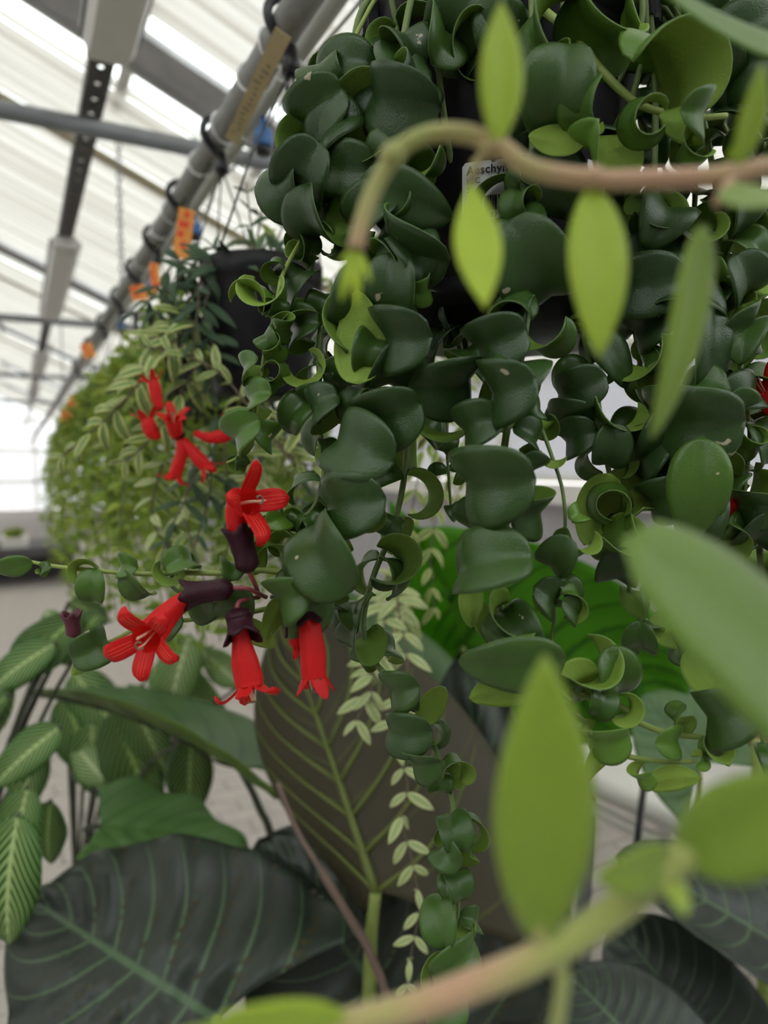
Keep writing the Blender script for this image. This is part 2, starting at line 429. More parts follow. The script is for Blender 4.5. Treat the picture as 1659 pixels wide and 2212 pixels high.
# roof: glass skin above, shade cloth bays below with open slots at every truss
ceil = struct(link('ceiling', None))
def slope_box(m, xa, xb, ya, yb, dz, th, mi=0):
    """slab on the right-hand or left-hand slope, dz below the glass"""
    za, zb = roof_z(xa) - dz, roof_z(xb) - dz
    vs = [(xa, ya, za), (xb, ya, zb), (xb, yb, zb), (xa, yb, za), (xa, ya, za - th), (xb, ya, zb - th), (xb, yb, zb - th), (xa, yb, za - th)]
    m.add(vs, [(0, 1, 2, 3), (7, 6, 5, 4), (0, 4, 5, 1), (1, 5, 6, 2), (2, 6, 7, 3), (3, 7, 4, 0)], mi)
def pleats(m, xa, xb, ya, yb, dz, pitch, amp, mi=0):
    n = max(2, int((yb - ya) / pitch)); vs = []
    for i in range(2 * n + 1):
        y = ya + (yb - ya) * i / (2 * n); h = amp * (i % 2) + amp * .6 * math.sin(i * 1.7)
        vs += [(xa, y, roof_z(xa) - dz - h), (xb, y, roof_z(xb) - dz - h)]
    m.add(vs, [(2 * i, 2 * i + 2, 2 * i + 3, 2 * i + 1) for i in range(2 * n)], mi)
bays = [-.9, 3.25, 7.4, 11.75, 16.1, 20.4, 24.7]
for (xa, xb) in ((RX, XW), (XL, RX)):
    m = MB(); slope_box(m, xa, xb, Y0, Y1, -.02, .006); m.build('roof_glass', mat_glass, ceil, False)
    for b, c in zip(bays, bays[1:]):
        ye = c - (.36 if b < 0 else .3)
        m = MB(); pleats(m, xa, xb, b + .28, b + .95, .10, .07, .016); m.build('folded_screen', mat_cloth, ceil, False)
        m = MB(); slope_box(m, xa, xb, b + .95, b + 1.06, .10, .02); m.build('screen_band', mat_tan, ceil, False)  # thin tan band between the folded and the flat cloth
        m = MB(); pleats(m, xa, xb, b + 1.06, ye, .08, .055, .006); m.build('shade_screen', mat_cloth, ceil, False)
        m = MB(); slope_box(m, xa, xb, c - .25, c + .01, .07, .03); slope_box(m, xa, xb, c - .01, c + .01, .05, .07); m.build('truss_beam', mat_beam, ceil, False)
        m = MB(); slope_box(m, xa, xb, c + .01, c + .045, .06, .05); slope_box(m, xa, xb, c + .26, c + .285, .05, .04); m.build('slot_frame', mat_alu, ceil, False)
        if xa == RX:
            x = xa + .5
            while x < xb:
                m = MB(); m.box((x, c, roof_z(x) - .05), (.05, .9, .06), rot=ROT_R); m.build('glazing_bar', mat_alu, ceil, False); x += .62
m = MB(); m.box((RX, 12, roof_z(RX) - .06), (.16, 28, .12)); m.build('ridge_beam', mat_alu, ceil, False)

# lamp track with battens, cross pipes, chains
tp = P(205, 235, 1.85); TX, TZ = tp.x, tp.z + .03
tk = thing('lamp_track', (TX, 6, TZ), 'dark perforated steel track running along under the white roof', 'track')
m = MB()
for sx in (-1, 1): m.box((TX + sx * .016, 11, TZ), (.018, 22, .016))
y = 1.0
while y < 12:
    m.box((TX, y, TZ), (.016, .05, .012)); y += .085
m.build('perforated_rail', mat_track, tk, False)
m = MB()
for sx in (-1, 1): m.box((TX + sx * .026, 11, TZ + .012), (.004, 22, .035))
m.build('rail_flange', mat_track, tk, False)
lamp_l = ['white lamp batten on the dark track, in front of every cross pipe', 'white lamp batten on the dark track between the thickest cross pipe and the next one', 'small white lamp batten beyond the second cross pipe', 'farthest white lamp batten on the dark track']
for (ya, yb), lb in zip(((.55, 1.72), (3.35, 4.93), (6.8, 8.15), (9.6, 11.2)), lamp_l):
    t = thing('lamp_batten', (TX, (ya + yb) / 2, TZ - .01), lb, 'lamp', 'lamp battens on the dark track')
    m = MB(); prof = [(-.055, 0), (-.055, -.03), (-.042, -.055), (.042, -.055), (.055, -.03), (.055, 0)]
    vs = [(TX + a, yy, TZ - .01 + b) for yy in (ya, yb) for a, b in prof]; n = 6
    m.add(vs, [(k, (k + 1) % n, n + (k + 1) % n, n + k) for k in range(n)] + [tuple(range(n - 1, -1, -1)), tuple(range(n, 2 * n))])
    m.build('housing', mat_lamp, t, False)
    m = MB()
    for sx in (-1, 1): m.box((TX + sx * .058, (ya + yb) / 2, TZ - .022), (.008, yb - ya, .02))
    m.build('side_trim', mat_lampdark, t, False)
    for yy in (ya - .02, yb + .02):
        m = MB(); m.box((TX, yy, TZ - .03), (.09, .05, .045)); m.build('end_cap', mat_lamp, t, False)
pipes = []
for i, yy in enumerate((2.12, 5.05, 8.3, 11.8)):
    lab = ['thick galvanised cross pipe carrying the lamp track, with a chain', 'thinner galvanised cross pipe beyond the first, carrying the lamp track', 'third galvanised cross pipe far down the greenhouse', 'farthest thin galvanised cross pipe in the greenhouse'][i]
    m = MB(); r = .024
    m.tube([(-6, yy, TZ - .05), (2.0, yy, TZ - .05)], r, 14)
    p = m.mesh('cross_pipe', mat_galv, (-2, yy, TZ - .05)); o = tag(link('cross_pipe', p), lab, 'pipe', 'cross pipes under the roof'); o.location = (-2, yy, TZ - .05)
# chains
def chain(yy, lab):
    top = Vector((PXX, yy, TZ - .072)); n = int((top.z - PZ - .02) / .0205) + 1
    t = thing('hanging_chain', top, lab, 'chain', 'chains on the cross pipes')
    m = MB(); ring = []
    for k in range(13):
        a = 2 * math.pi * k / 12; ring.append((math.cos(a) * .0065, 0, math.sin(a) * .013))
    m.tube(ring, .0022, 5, cap=False); me = m.mesh('link', mat_galv)
    for k in range(n):
        o = link('link', me, t); o.location = (0, 0, -.012 - k * .0205); o.rotation_euler.z = (math.pi / 2 if k % 2 else .2)
# ------------------------------------------------------------------ the pipe the baskets hang from
hk = P(622, 60, .76); PXX, PZ = hk.x, hk.z + .004
pipe = thing('hanging_pipe', (PXX, 5, PZ), 'dark grey round pipe that the hanging baskets are hooked on', 'pipe')
m = MB(); m.tube([(PXX, -.5, PZ), (PXX, 3, PZ), (PXX, 22, PZ)], .0175, 20); m.build('tube', mat_pipe, pipe)
for yy, tilt in ((.80, .4), (.87, -.5), (1.02, .6), (1.15, -.4), (1.40, .5), (1.5, -.5), (1.75, .4)):
    m = MB(); pts = []
    for k in range(17):
        a = 2 * math.pi * k / 16; pts.append((PXX + math.cos(a) * .0200, yy + math.cos(a) * .02 * tilt, PZ + math.sin(a) * .0200))
    m.tube(pts, .0022, 6, cap=False); m.tube([pts[0], Vector(pts[0]) + Vector((.03, .004, -.006))], .0016, 6)
    m.build('cable_tie', mat_tie, pipe)
chain(2.12, 'galvanised chain from the thick cross pipe down to the basket pipe')
chain(5.05, 'thin chain from the second cross pipe down to the basket pipe')
lp = P(722, 0, .78); LX, LZ = lp.x, lp.z
wp = thing('water_pipe', (LX, 5, LZ), 'pale plastic water pipe with blue caps beside the dark pipe', 'pipe')
m = MB(); m.tube([(LX, -.5, LZ), (LX, 3, LZ), (LX, 20, LZ)], .0124, 16); m.build('tube', mat_palepipe, wp)
for yy in (1.02, 1.465, 2.0, 2.6):
    m = MB(); m.lathe((LX + .004, yy, LZ - .041), [(.0005, -.012), (.0124, -.012), (.0132, -.009), (.0132, .009), (.0105, .013), (.0047, .015), (.004, .036), (.0005, .036)], 20); m.build('blue_cap', mat_blue, wp)
    m = MB(); m.lathe((LX + .004, yy, LZ - .057), [(.0005, -.007), (.010, -.007), (.011, -.002), (.011, .005), (.0005, .005)], 16); m.build('nozzle', mat_clip, wp)
m = MB(); pts = []
for k in range(40):
    u = k / 39; pts.append((LX + .021 + .0055 * math.sin(k * .7), .3 + u * 1.6, LZ + .006 * math.cos(k * .5) - .004))
m.tube(spline(pts, 2), .0022, 6); tag(m.build('cable', simple('grey_cable', (.30, .31, .29), .5), None), 'thin grey cable wound along the pale water pipe', 'cable')
# long yellowed card strip along the pipe
a, b = P(612, 70, .72), P(500, 305, .93)
def strip(name, a, b, wv, mats, lab, cat, parent=None):
    t = thing(name, a, lab, cat); y = (b - a); L = y.length; y.normalize(); n = (CAM - a); n = (n - y * n.dot(y)).normalized(); x = y.cross(n)
    m = MB(); Q = Matrix((x, y, n)).transposed(); m.box((a + b) / 2, (wv, L, .0012), rot=Q); m.build('card', mats, t, False); return t, Q, L
t, Q, L = strip('card_strip', a, b, .018, mat_card, 'long yellowed card strip fixed along the dark pipe above the black hook', 'card')
m = MB()
for k in range(14): m.box(a + Q @ Vector((rnd.uniform(-.002, .003), L * (.25 + .05 * k), .0008)), (rnd.uniform(.004, .009), L * .02, .0006), rot=Q)
m.build('print', simple('faded_print', (.30, .25, .15), .8), t, False)

# ------------------------------------------------------------------ leaf variants
CV = []
for k, (cu, wd, ve, dr, tw, cp) in enumerate([(1.0, .29, .32, .30, .1, 1.3), (2.3, .33, .45, .20, -.2, 1.2), (3.3, .32, .52, .15, .25, 1.15), (4.3, .29, .42, .12, -.4, 1.1), (5.5, .27, .35, .1, .5, 1.0), (2.8, .36, .62, .35, .3, 1.1), (3.7, .30, .38, .12, .7, 1.25), (4.8, .28, .42, .1, -.7, .95)]):
    CV.append(leaf_mesh('curly_leaf_%d' % k, CURL, width=wd, curl=cu, cpow=cp, vee=ve, droop=dr, twist=tw, thick=.026, ns=20, nv=10, shape=(.78, .62), wob=.05, seed=k, start=.35))
SB = Matrix((c_r, c_u, -c_f)).transposed()        # columns: right, up, towards the viewer
def hero(parent, x, y, d, Lpx, ang, roll=0, pitch=0, var=2, age=0.0, stem=None):
    """one leaf whose middle is at that place; ang = heading across the picture, roll/pitch in degrees"""
    L = Lpx * .9 * d / F; me = CV[var]
    Q = SB @ Matrix.Rotation(R(ang - 90), 3, 'Z') @ Matrix.Rotation(R(pitch), 3, 'X') @ Matrix.Rotation(R(roll), 3, 'Y')
    jr = random.Random(int(x * 7 + y)); Q = Q @ Matrix.Rotation(jr.uniform(-.5, .5), 3, 'Y') @ Matrix.Rotation(jr.uniform(-.25, .25), 3, 'X')
    base = P(x, y, d) - Q @ (Vector(me['mid']) * L)
    o = link('leaf', me, parent); o.matrix_basis = Matrix.Translation(base - origin_of(parent)) @ Q.to_4x4() @ Matrix.Scale(L, 4)
    o.color = (age, 0, 0, 1); o['hand'] = 1
    return base

# ------------------------------------------------------------------ the curly plant
pot_c = P(1085, 80, .455); pot_c = Vector((pot_c.x, pot_c.y, P(1085, 85, .455).z))
POT_H, POT_R = .185, .088
plant = thing('curly_lipstick_plant', pot_c - Vector((0, 0, POT_H)), 'large hanging basket with thick twisted dark green leaves and trailing stems', 'potted plant')
def pot_shape(c, Rr, H, taper=.8):
    m = MB(); rb = Rr * taper
    m.lathe(c, [(.001, -H), (rb * .96, -H), (rb, -H + .004), (Rr * .965, -.026), (Rr * .972, -.024), (Rr * 1.0, -.022), (Rr * 1.012, 0), (Rr * .985, .001), (Rr * .955, -.006), (Rr * .93, -.03), (.001, -.032)], 48)
    return m
pot_shape(pot_c, POT_R, POT_H).build('pot', mat_pot, plant)
m = MB(); m.lathe(pot_c, [(.001, -.016), (POT_R * .93, -.018)], 32); m.build('soil', mat_soil, plant)
m = MB(); z0 = -POT_H; m.lathe(pot_c, [(.001, z0 - .006), (.075, z0 - .006), (.086, z0 + .016), (.088, z0 + .016), (.084, z0 + .002), (.001, z0 + .002)], 48); m.build('drip_tray', mat_pot, plant)
# hanger: three straps from clips on the rim to a hook on a pipe overhead
hook_c = Vector((pot_c.x, pot_c.y, PZ - .03))
for a in (-.05, 2.1, 4.2):
    aa = math.atan2(-c_r.y, -c_r.x) + a + .45
    rp = pot_c + Vector((math.cos(aa), math.sin(aa), 0)) * POT_R
    out = (rp - pot_c).normalized(); Q = Matrix((out.cross(Vector((0, 0, 1))), out, Vector((0, 0, 1)))).transposed()
    m = MB(); m.box(rp + out * .004 + Vector((0, 0, -.002)), (.014, .006, .034), rot=Q); m.box(rp + out * .0075 + Vector((0, 0, -.002)), (.006, .003, .036), rot=Q); m.build('hanger_clip', mat_clip, plant, False)
    m = MB(); m.tube([rp + Vector((0, 0, .012)), rp + (hook_c - rp) * .5 + out * .01, hook_c], .002, 6); m.build('hanger_strap', mat_clip, plant)
m = MB(); m.tube(spline([hook_c] + [Vector((PXX + .0222 * math.cos(R(a_)), pot_c.y, PZ + .0222 * math.sin(R(a_)))) for a_ in (-35, -5, 25, 55, 90, 125, 155)], 4), .004, 8); m.build('hook', mat_clip, plant)
# paper label wrapped on the pot
q = P(1040, 408, .37) - pot_c; LA = math.atan2(q.y, q.x); LZc = P(1040, 408, .372).z + .006
def on_pot(x, z, off):
    zz = LZc + z; fr = (pot_c.z - zz) / POT_H; rr = POT_R * (.965 + (.8 - .965) * fr) + off; a = LA + x / rr
    return Vector((pot_c.x + rr * math.cos(a), pot_c.y + rr * math.sin(a), zz))
def patch(m, x0, x1, z0, z1, off, n=8, mi=0, rnd_c=0):
    vs = []
    for i in range(n + 1):
        u = i / n; x = x0 + (x1 - x0) * u; e = rnd_c * max(0, 1 - min(u, 1 - u) * (x1 - x0) / max(rnd_c, 1e-6)) ** 2 if rnd_c else 0
        vs += [on_pot(x, z0 + e, off), on_pot(x, z1 - e, off), on_pot(x, z0 + e, off - .0008), on_pot(x, z1 - e, off - .0008)]
    fs = []
    for i in range(n):
        a = 4 * i; fs += [(a, a + 4, a + 5, a + 1), (a + 1, a + 5, a + 7, a + 3), (a + 2, a + 6, a + 4, a)]
    fs += [(0, 1, 3, 2), (4 * n, 4 * n + 2, 4 * n + 3, 4 * n + 1)]
    m.add(vs, fs, mi)
m = MB(); patch(m, -.0135, .028, -.0150, .0155, .0012, 24, 0, .002); lab_o = m.build('pot_label', mat_white, plant, False); lab_o['label'] = 'white paper label with plant name and barcode'
def text_on_pot(txt, x, z, h, name, bold=0.0):
    cu = bpy.data.curves.new(name, 'FONT'); cu.body = txt; cu.size = h; cu.offset = bold; cu.space_character = 1.08
    to = bpy.data.objects.new(name, cu); COL.objects.link(to); dg = bpy.context.evaluated_depsgraph_get()
    me = bpy.data.meshes.new_from_object(to.evaluated_get(dg)); vs = [v.co.copy() for v in me.vertices]; fs = [tuple(p.vertices) for p in me.polygons]
    COL.objects.unlink(to); bpy.data.objects.remove(to); bpy.data.meshes.remove(me)
    m = MB(); m.add([on_pot(x + v.x, z + v.y, .0019) for v in vs], fs); return m.build(name, mat_ink, lab_o, False)
text_on_pot('Aeschyna', -.0108, .0088, .0062, 'lettering', .00012)
text_on_pot('ICC   420', -.0108, .0040, .0044, 'lettering')
text_on_pot('2', -.0108, -.0005, .0038, 'lettering')
m = MB(); x = -.001
for k in range(26):
    wv = rnd.choice((.0003, .0003, .0006, .0009)); patch(m, x, x + wv, -.0105 if k % 9 else -.0118, -.0028, .0019, 1); x += wv + rnd.choice((.0003, .0005, .0008))
m.build('barcode', mat_ink, lab_o, False)
text_on_pot('87', .0020, -.0145, .0040, 'lettering')
# second white sticker near the rim, on the right-hand side of the pot
LA0, LZ0c = LA, LZc
m = MB()
LZc = P(1330, 400, .4).z; q = P(1335, 400, .385) - pot_c; LA = math.atan2(q.y, q.x)
patch(m, -.006, .01, -.012, .012, .0012, 6); m.build('pot_sticker', mat_white, plant, False)
LZc = P(860, 100, .42).z; LA = math.atan2((P(845, 110, .43) - pot_c).y, (P(845, 110, .43) - pot_c).x)
m = MB(); patch(m, -.012, .012, -.012, .010, .0012, 6); m.build('pot_sticker', mat_white, plant, False)
LA, LZc = LA0, LZ0c

def vine(parent, path, rad, mat, name='vine', step=6, n=7, taper=.55):
    pts = spline(path, step); rr = [rad * (1 - (1 - taper) * i / (len(pts) - 1)) for i in range(len(pts))]
    m = MB(); m.tube(pts, rr, n); return m, pts
def curly_vine(path, L0, L1, step, age, heroes=(), rad=.0018, seed=1, skip=0.0, mat=mat_stem, vars_=(1, 2, 3, 4, 5, 6, 7), back=.45, lab=None):
    """a trailing stem of the curly plant with leaves in crossed pairs (parts of the plant: stem > leaf)"""
    rr = random.Random(seed); path = PX(path)
    m, pts = vine(plant, path, rad, mat)
    nodes = resample(pts, step); fr = frames(nodes); N = len(nodes); leaves = []
    for i, (p, (t, a, b)) in enumerate(zip(nodes, fr)):
        u = i / max(1, N - 1); L = (L0 + (L1 - L0) * u)
        if rr.random() < skip: continue
        h0 = (math.pi / 2) * (i % 2) + rr.uniform(-.5, .5)
        for s in (0, math.pi):
            h = h0 + s; d = a * math.cos(h) + b * math.sin(h)
            if d.dot(c_f) > .55 and rr.random() > back: continue
            y = (d + t * rr.uniform(-.1, .45) + Vector((0, 0, rr.uniform(-.15, .35)))).normalized()
            z = (Vector((0, 0, 1)) * .8 + d * .2 - c_f * rr.uniform(-.2, .7) + Vector((rr.uniform(-.5, .5), rr.uniform(-.5, .5), rr.uniform(-.3, .3)))).normalized()
            leaves.append((p + d * rad * .5, y, z, L * rr.uniform(.8, 1.15), min(1, max(0, age[0] + (age[1] - age[0]) * u + rr.uniform(-.12, .12))), rr.choice(vars_)))
    q = path[0] - pot_c; h = Vector((q.x, q.y, 0)); gap = h.length - POT_R
    if gap < .15 and q.z > -.17:      # the stem rises from the soil and hangs over the rim
        h.normalize(); rim_p = pot_c + h * (POT_R * .99) + Vector((0, 0, .006))
        out_p = pot_c + h * max(POT_R * 1.06, min(h.length * POT_R * 1.06 + gap * .5, POT_R * 1.06 + gap * .5)) + Vector((0, 0, min(.006, q.z * .4)))
        m.tube(spline([pot_c + h * POT_R * .55 + Vector((0, 0, -.02)), pot_c + h * POT_R * .75 + Vector((0, 0, .01)), rim_p, out_p, path[0]], 5), rad, 7)
    o = m.build('stem', mat, plant)
    for (p, y, z, L, ag, k) in leaves: put_leaf(CV[k], o, p, y, z, L, ag)
    for hh in heroes:
        base = hero(o, *hh)
    return o
# (path, leaf length at start / end, node spacing, age, hand-placed leaves)
M = .001
curly_vine([(760, 120, .40), (715, 190, .385), (690, 280, .385), (680, 380, .385), (690, 480, .385), (670, 600, .39)], 46 * M, 44 * M, 27 * M, (0, .05), [
    (742, 172, .385, 215, 178, 0, 10, 2, .12), (692, 248, .38, 225, 212, 5, 0, 2, .05), (765, 225, .385, 190, 240, 0, 0, 1, .0), (725, 305, .378, 220, 195, 0, 0, 5, 0),
    (668, 380, .372, 235, 232, 0, 0, 2, 0), (750, 372, .375, 205, 178, 0, 0, 1, .05), (625, 440, .385, 210, 150, 0, 0, 0, .12), (690, 470, .37, 260, 258, 62, 0, 3, .05)], seed=3)
curly_vine([(860, 60, .40), (850, 150, .372), (850, 250, .366), (870, 340, .364), (870, 430, .362), (880, 520, .36), (850, 600, .36)], 46 * M, 44 * M, 30 * M, (.05, .05), [
    (862, 145, .366, 255, 105, 0, -25, 0, .08), (935, 100, .375, 220, 60, 20, 0, 1, .2), (868, 215, .36, 280, 180, -30, 0, 1, .02), (878, 430, .352, 250, -25, 0, 0, 0, 0),
    (895, 512, .35, 280, 180, -35, 0, 1, 0), (900, 340, .366, 200, 300, 170, 0, 1, .5), (810, 300, .37, 190, 270, 150, 0, 1, .45), (800, 470, .36, 200, 200, 30, 0, 2, .0)], seed=5)
curly_vine([(650, 520, .385), (612, 590, .375), (600, 640, .37), (588, 700, .368), (570, 770, .366), (560, 850, .366), (545, 940, .366), (515, 985, .366), (490, 1000, .366)], 27 * M, 15 * M, 21 * M, (.45, .75), [
    (575, 635, .368, 185, 250, 85, 0, 3, .85), (540, 640, .37, 150, 80, 95, 0, 2, .8), (612, 700, .362, 130, 300, 60, 20, 4, .3), (590, 745, .362, 130, 320, 75, 10, 4, .5),
    (545, 795, .362, 130, 200, 30, 0, 3, .35), (592, 800, .364, 130, 320, 60, 0, 4, .5), (560, 870, .362, 150, 180, 0, 0, 2, .4), (528, 940, .36, 165, 205, 0, 0, 2, .4), (575, 940, .364, 120, 330, 0, 0, 2, .35)], rad=.0013, seed=8, mat=mat_stem_light, vars_=(3, 4, 7))
curly_vine([(830, 560, .37), (830, 640, .362), (815, 740, .355), (800, 840, .352), (790, 930, .35), (770, 1030, .348), (740, 1130, .348), (690, 1220, .35), (640, 1275, .353), (585, 1290, .356)], 44 * M, 26 * M, 25 * M, (.0, .25), [
    (852, 630, .352, 215, 262, 0, 0, 1, 0), (905, 615, .35, 150, 330, 70, 15, 4, .55), (775, 732, .345, 240, 92, 176, 0, 0, .62), (868, 732, .342, 265, 184, 0, 0, 2, 0),
    (762, 655, .358, 230, 268, 0, 0, 1, 0), (838, 898, .342, 255, 205, 0, 0, 2, .02), (782, 970, .338, 270, 158, -10, 0, 1, .08), (762, 1088, .336, 255, 190, 0, 0, 1, .08),
    (716, 1192, .332, 290, 140, 0, 0, 1, .12), (628, 1290, .338, 195, 200, 0, 0, 2, .2), (682, 1240, .345, 195, 215, 0, 0, 5, .18), (668, 1335, .345, 175, 245, 0, 0, 0, .2), (700, 880, .36, 190, 200, 0, 0, 3, .05),
    (960, 820, .352, 260, 355, 25, 0, 1, 0), (850, 800, .356, 230, 260, 10, 0, 2, 0), (940, 890, .36, 230, 280, 80, 0, 1, .2), (550, 1370, .35, 120, 330, 180, 0, 0, .5), (600, 1330, .348, 130, 240, 160, 0, 0, .5)], seed=12, rad=.002)
curly_vine([(700, 640, .39), (690, 740, .38), (690, 830, .375), (690, 920, .372), (700, 1010, .37), (680, 1090, .37), (640, 1130, .37)], 34 * M, 24 * M, 21 * M, (.2, .35), [
    (665, 800, .372, 170, 300, 95, 0, 3, .75), (690, 870, .37, 160, 200, 0, 0, 2, .1), (655, 720, .38, 170, 180, 0, 0, 2, .1)], seed=14)
curly_vine([(760, 640, .40), (740, 760, .395), (745, 880, .39), (750, 960, .39), (730, 1060, .388), (720, 1150, .386)], 38 * M, 32 * M, 25 * M, (.05, .1), seed=61)
curly_vine([(640, 1240, .352), (560, 1232, .352), (480, 1238, .35), (390, 1238, .35), (300, 1240, .35), (200, 1232, .348), (110, 1222, .348), (40, 1208, .348)], 20 * M, 14 * M, 60 * M, (.3, .45), [
    (25, 1222, .345, 105, 195, 0, 10, 0, .4), (180, 1232, .346, 110, 100, 85, 0, 3, .6), (200, 1268, .345, 110, 275, 0, 20, 1, .35), (275, 1225, .347, 105, 170, 0, 0, 2, .45), (300, 1262, .345, 115, 300, 0, 0, 1, .35),
    (370, 1235, .346, 120, 250, 60, 0, 3, .4), (395, 1215, .345, 115, 30, 0, 0, 2, .35), (500, 1232, .345, 120, 80, 0, 0, 3, .3), (545, 1205, .355, 120, 100, 170, 0, 1, .5), (90, 1235, .348, 45, 230, 80, 0, 4, .6)], rad=.0016, seed=15, mat=mat_stem_light, skip=.9)
curly_vine([(600, 1310, .356), (500, 1330, .36), (400, 1340, .362), (310, 1352, .362), (240, 1385, .36), (190, 1400, .36), (160, 1395, .358)], 20 * M, 18 * M, 50 * M, (.2, .3), [
    (455, 1310, .356, 130, 300, 0, 0, 1, .2), (510, 1300, .352, 150, 250, 0, 0, 1, .2), (205, 1395, .355, 150, 20, 0, 0, 2, .25), (180, 1425, .353, 90, 240, 170, 0, 0, .5), (370, 1352, .36, 110, 220, 0, 0, 1, .15)], rad=.0015, seed=16, mat=mat_stem_light, skip=.8)
curly_vine([(650, 1110, .375), (610, 1130, .372), (560, 1150, .37), (520, 1165, .37)], 20 * M, 12 * M, 17 * M, (.7, .95), [(600, 1120, .365, 110, 20, 0, 0, 2, .7), (620, 1175, .366, 130, 90, 90, 0, 3, .6), (590, 1195, .36, 120, 90, 90, 0, 2, .6)], rad=.0012, seed=17, mat=mat_stem_light, vars_=(2, 3))
curly_vine([(900, 700, .43), (885, 820, .41), (880, 940, .40), (870, 1050, .395), (845, 1150, .39), (805, 1250, .385), (785, 1350, .38), (810, 1430, .378), (860, 1480, .375), (905, 1540, .372), (950, 1640, .37), (975, 1720, .368), (985, 1820, .366), (990, 1920, .366), (985, 2020, .366), (978, 2100, .366), (965, 2190, .366)], 38 * M, 22 * M, 25 * M, (.0, .22), [
    (850, 1220, .378, 210, 330, 85, 0, 3, .1), (780, 1380, .37, 185, 250, 40, 0, 3, .1), (735, 1310, .375, 120, 180, 0, 0, 2, .05), (870, 1490, .362, 165, 195, 0, 0, 5, .12), (880, 1575, .358, 175, 190, 0, 0, 1, .1), (935, 1525, .365, 120, 60, 170, 0, 0, .5),
    (910, 1640, .355, 150, 200, 0, 10, 2, .1), (985, 1660, .362, 130, 60, 95, 0, 3, .3), (975, 1790, .355, 140, 90, 0, 0, 2, .1), (970, 1840, .352, 140, 150, 0, 0, 3, .2), (1000, 1850, .362, 100, 20, 150, 0, 1, .5), (985, 1905, .355, 130, 90, 0, 20, 3, .2), (960, 1985, .352, 150, 110, 0, 0, 1, .25),
    (990, 2000, .362, 110, 330, 150, 0, 1, .5), (985, 2070, .35, 170, 30, 0, 0, 1, .25), (950, 2110, .352, 130, 200, 150, 0, 1, .45), (960, 2170, .352, 160, 200, 0, 0, 1, .3)], rad=.0019, seed=21)
curly_vine([(950, 800, .41), (965, 880, .405), (965, 960, .40), (970, 1040, .398), (975, 1110, .396)], 26 * M, 16 * M, 20 * M, (.25, .6), seed=22, rad=.0012)
curly_vine([(1150, 560, .36), (1140, 660, .352), (1130, 740, .35), (1115, 830, .348), (1095, 930, .346), (1085, 1030, .345), (1095, 1130, .345), (1085, 1230, .345), (1085, 1330, .345), (1120, 1420, .345), (1160, 1480, .346)], 46 * M, 38 * M, 30 * M, (.0, .15), [
    (1098, 688, .338, 240, 110, 72, 10, 4, .12), (1068, 742, .338, 220, 200, 0, 0, 2, .02), (1182, 725, .345, 180, 280, 150, 0, 2, .3), (1100, 832, .328, 300, 200, -25, -10, 3, .05), (1140, 950, .345, 140, 340, 0, 0, 2, .05), (1138, 1005, .342, 145, 320, 0, 0, 3, 0),
    (1030, 925, .338, 190, 190, 0, 0, 2, .05), (1062, 1042, .322, 300, 188, 0, 0, 5, .08), (1145, 1095, .335, 200, 340, 0, 0, 2, .1), (1058, 1225, .318, 265, 184, 0, 0, 1, .1), (1092, 1345, .33, 220, 190, 100, 20, 3, .12),
    (1105, 1430, .315, 270, 186, 0, -10, 0, .22), (1085, 1492, .325, 170, 190, 170, 0, 0, .55), (1180, 1290, .35, 170, 330, 0, 0, 2, .1), (1040, 1130, .345, 190, 200, 0, 0, 2, .1), (1020, 1305, .342, 120, 260, 170, 0, 0, .5)], rad=.0023, seed=23, skip=.5)
curly_vine([(1160, 900, .36), (1190, 980, .352), (1215, 1060, .35), (1220, 1150, .35), (1205, 1240, .35), (1195, 1340, .35), (1190, 1400, .35)], 22 * M, 24 * M, 42 * M, (.5, .3), [
    (1195, 985, .346, 80, 320, 150, 0, 1, .6), (1245, 1115, .345, 90, 30, 0, 0, 2, .75), (1255, 1170, .345, 150, 270, 80, 0, 2, .6), (1205, 1195, .342, 150, 240, 0, 0, 1, .15), (1235, 1300, .345, 120, 30, 120, 0, 2, .5), (1230, 1320, .346, 110, 330, 0, 0, 1, .15)], rad=.0011, seed=24, mat=mat_stem, skip=.6)
curly_vine([(1240, 640, .42), (1270, 760, .40), (1290, 850, .392), (1300, 940, .388), (1320, 1040, .385), (1335, 1130, .384), (1350, 1220, .383), (1365, 1290, .382), (1385, 1350, .382), (1392, 1400, .382)], 38 * M, 20 * M, 25 * M, (.0, .15), [
    (1250, 835, .375, 170, 205, 0, 0, 1, 0), (1228, 892, .378, 150, 180, 0, 0, 1, 0), (1245, 950, .378, 160, 188, 0, 0, 2, 0), (1314, 965, .37, 150, 270, 0, 0, 1, 0), (1318, 770, .388, 180, 300, 0, 0, 0, .1), (1332, 900, .375, 220, 270, 85, 0, 2, .5),
    (1315, 1085, .366, 200, 60, 88, 10, 4, .35), (1332, 1165, .368, 200, 300, 88, 0, 3, .45), (1390, 1165, .372, 220, 280, 80, 0, 2, .6), (1290, 1100, .375, 190, 250, 170, 0, 0, .5), (1370, 1060, .38, 190, 280, 170, 0, 1, .6), (1340, 1230, .372, 160, 250, 0, 0, 2, .05), (1380, 1290, .372, 160, 330, 0, 0, 3, .1), (1385, 1375, .372, 130, 270, 0, 0, 1, .2)], seed=25, skip=.5)
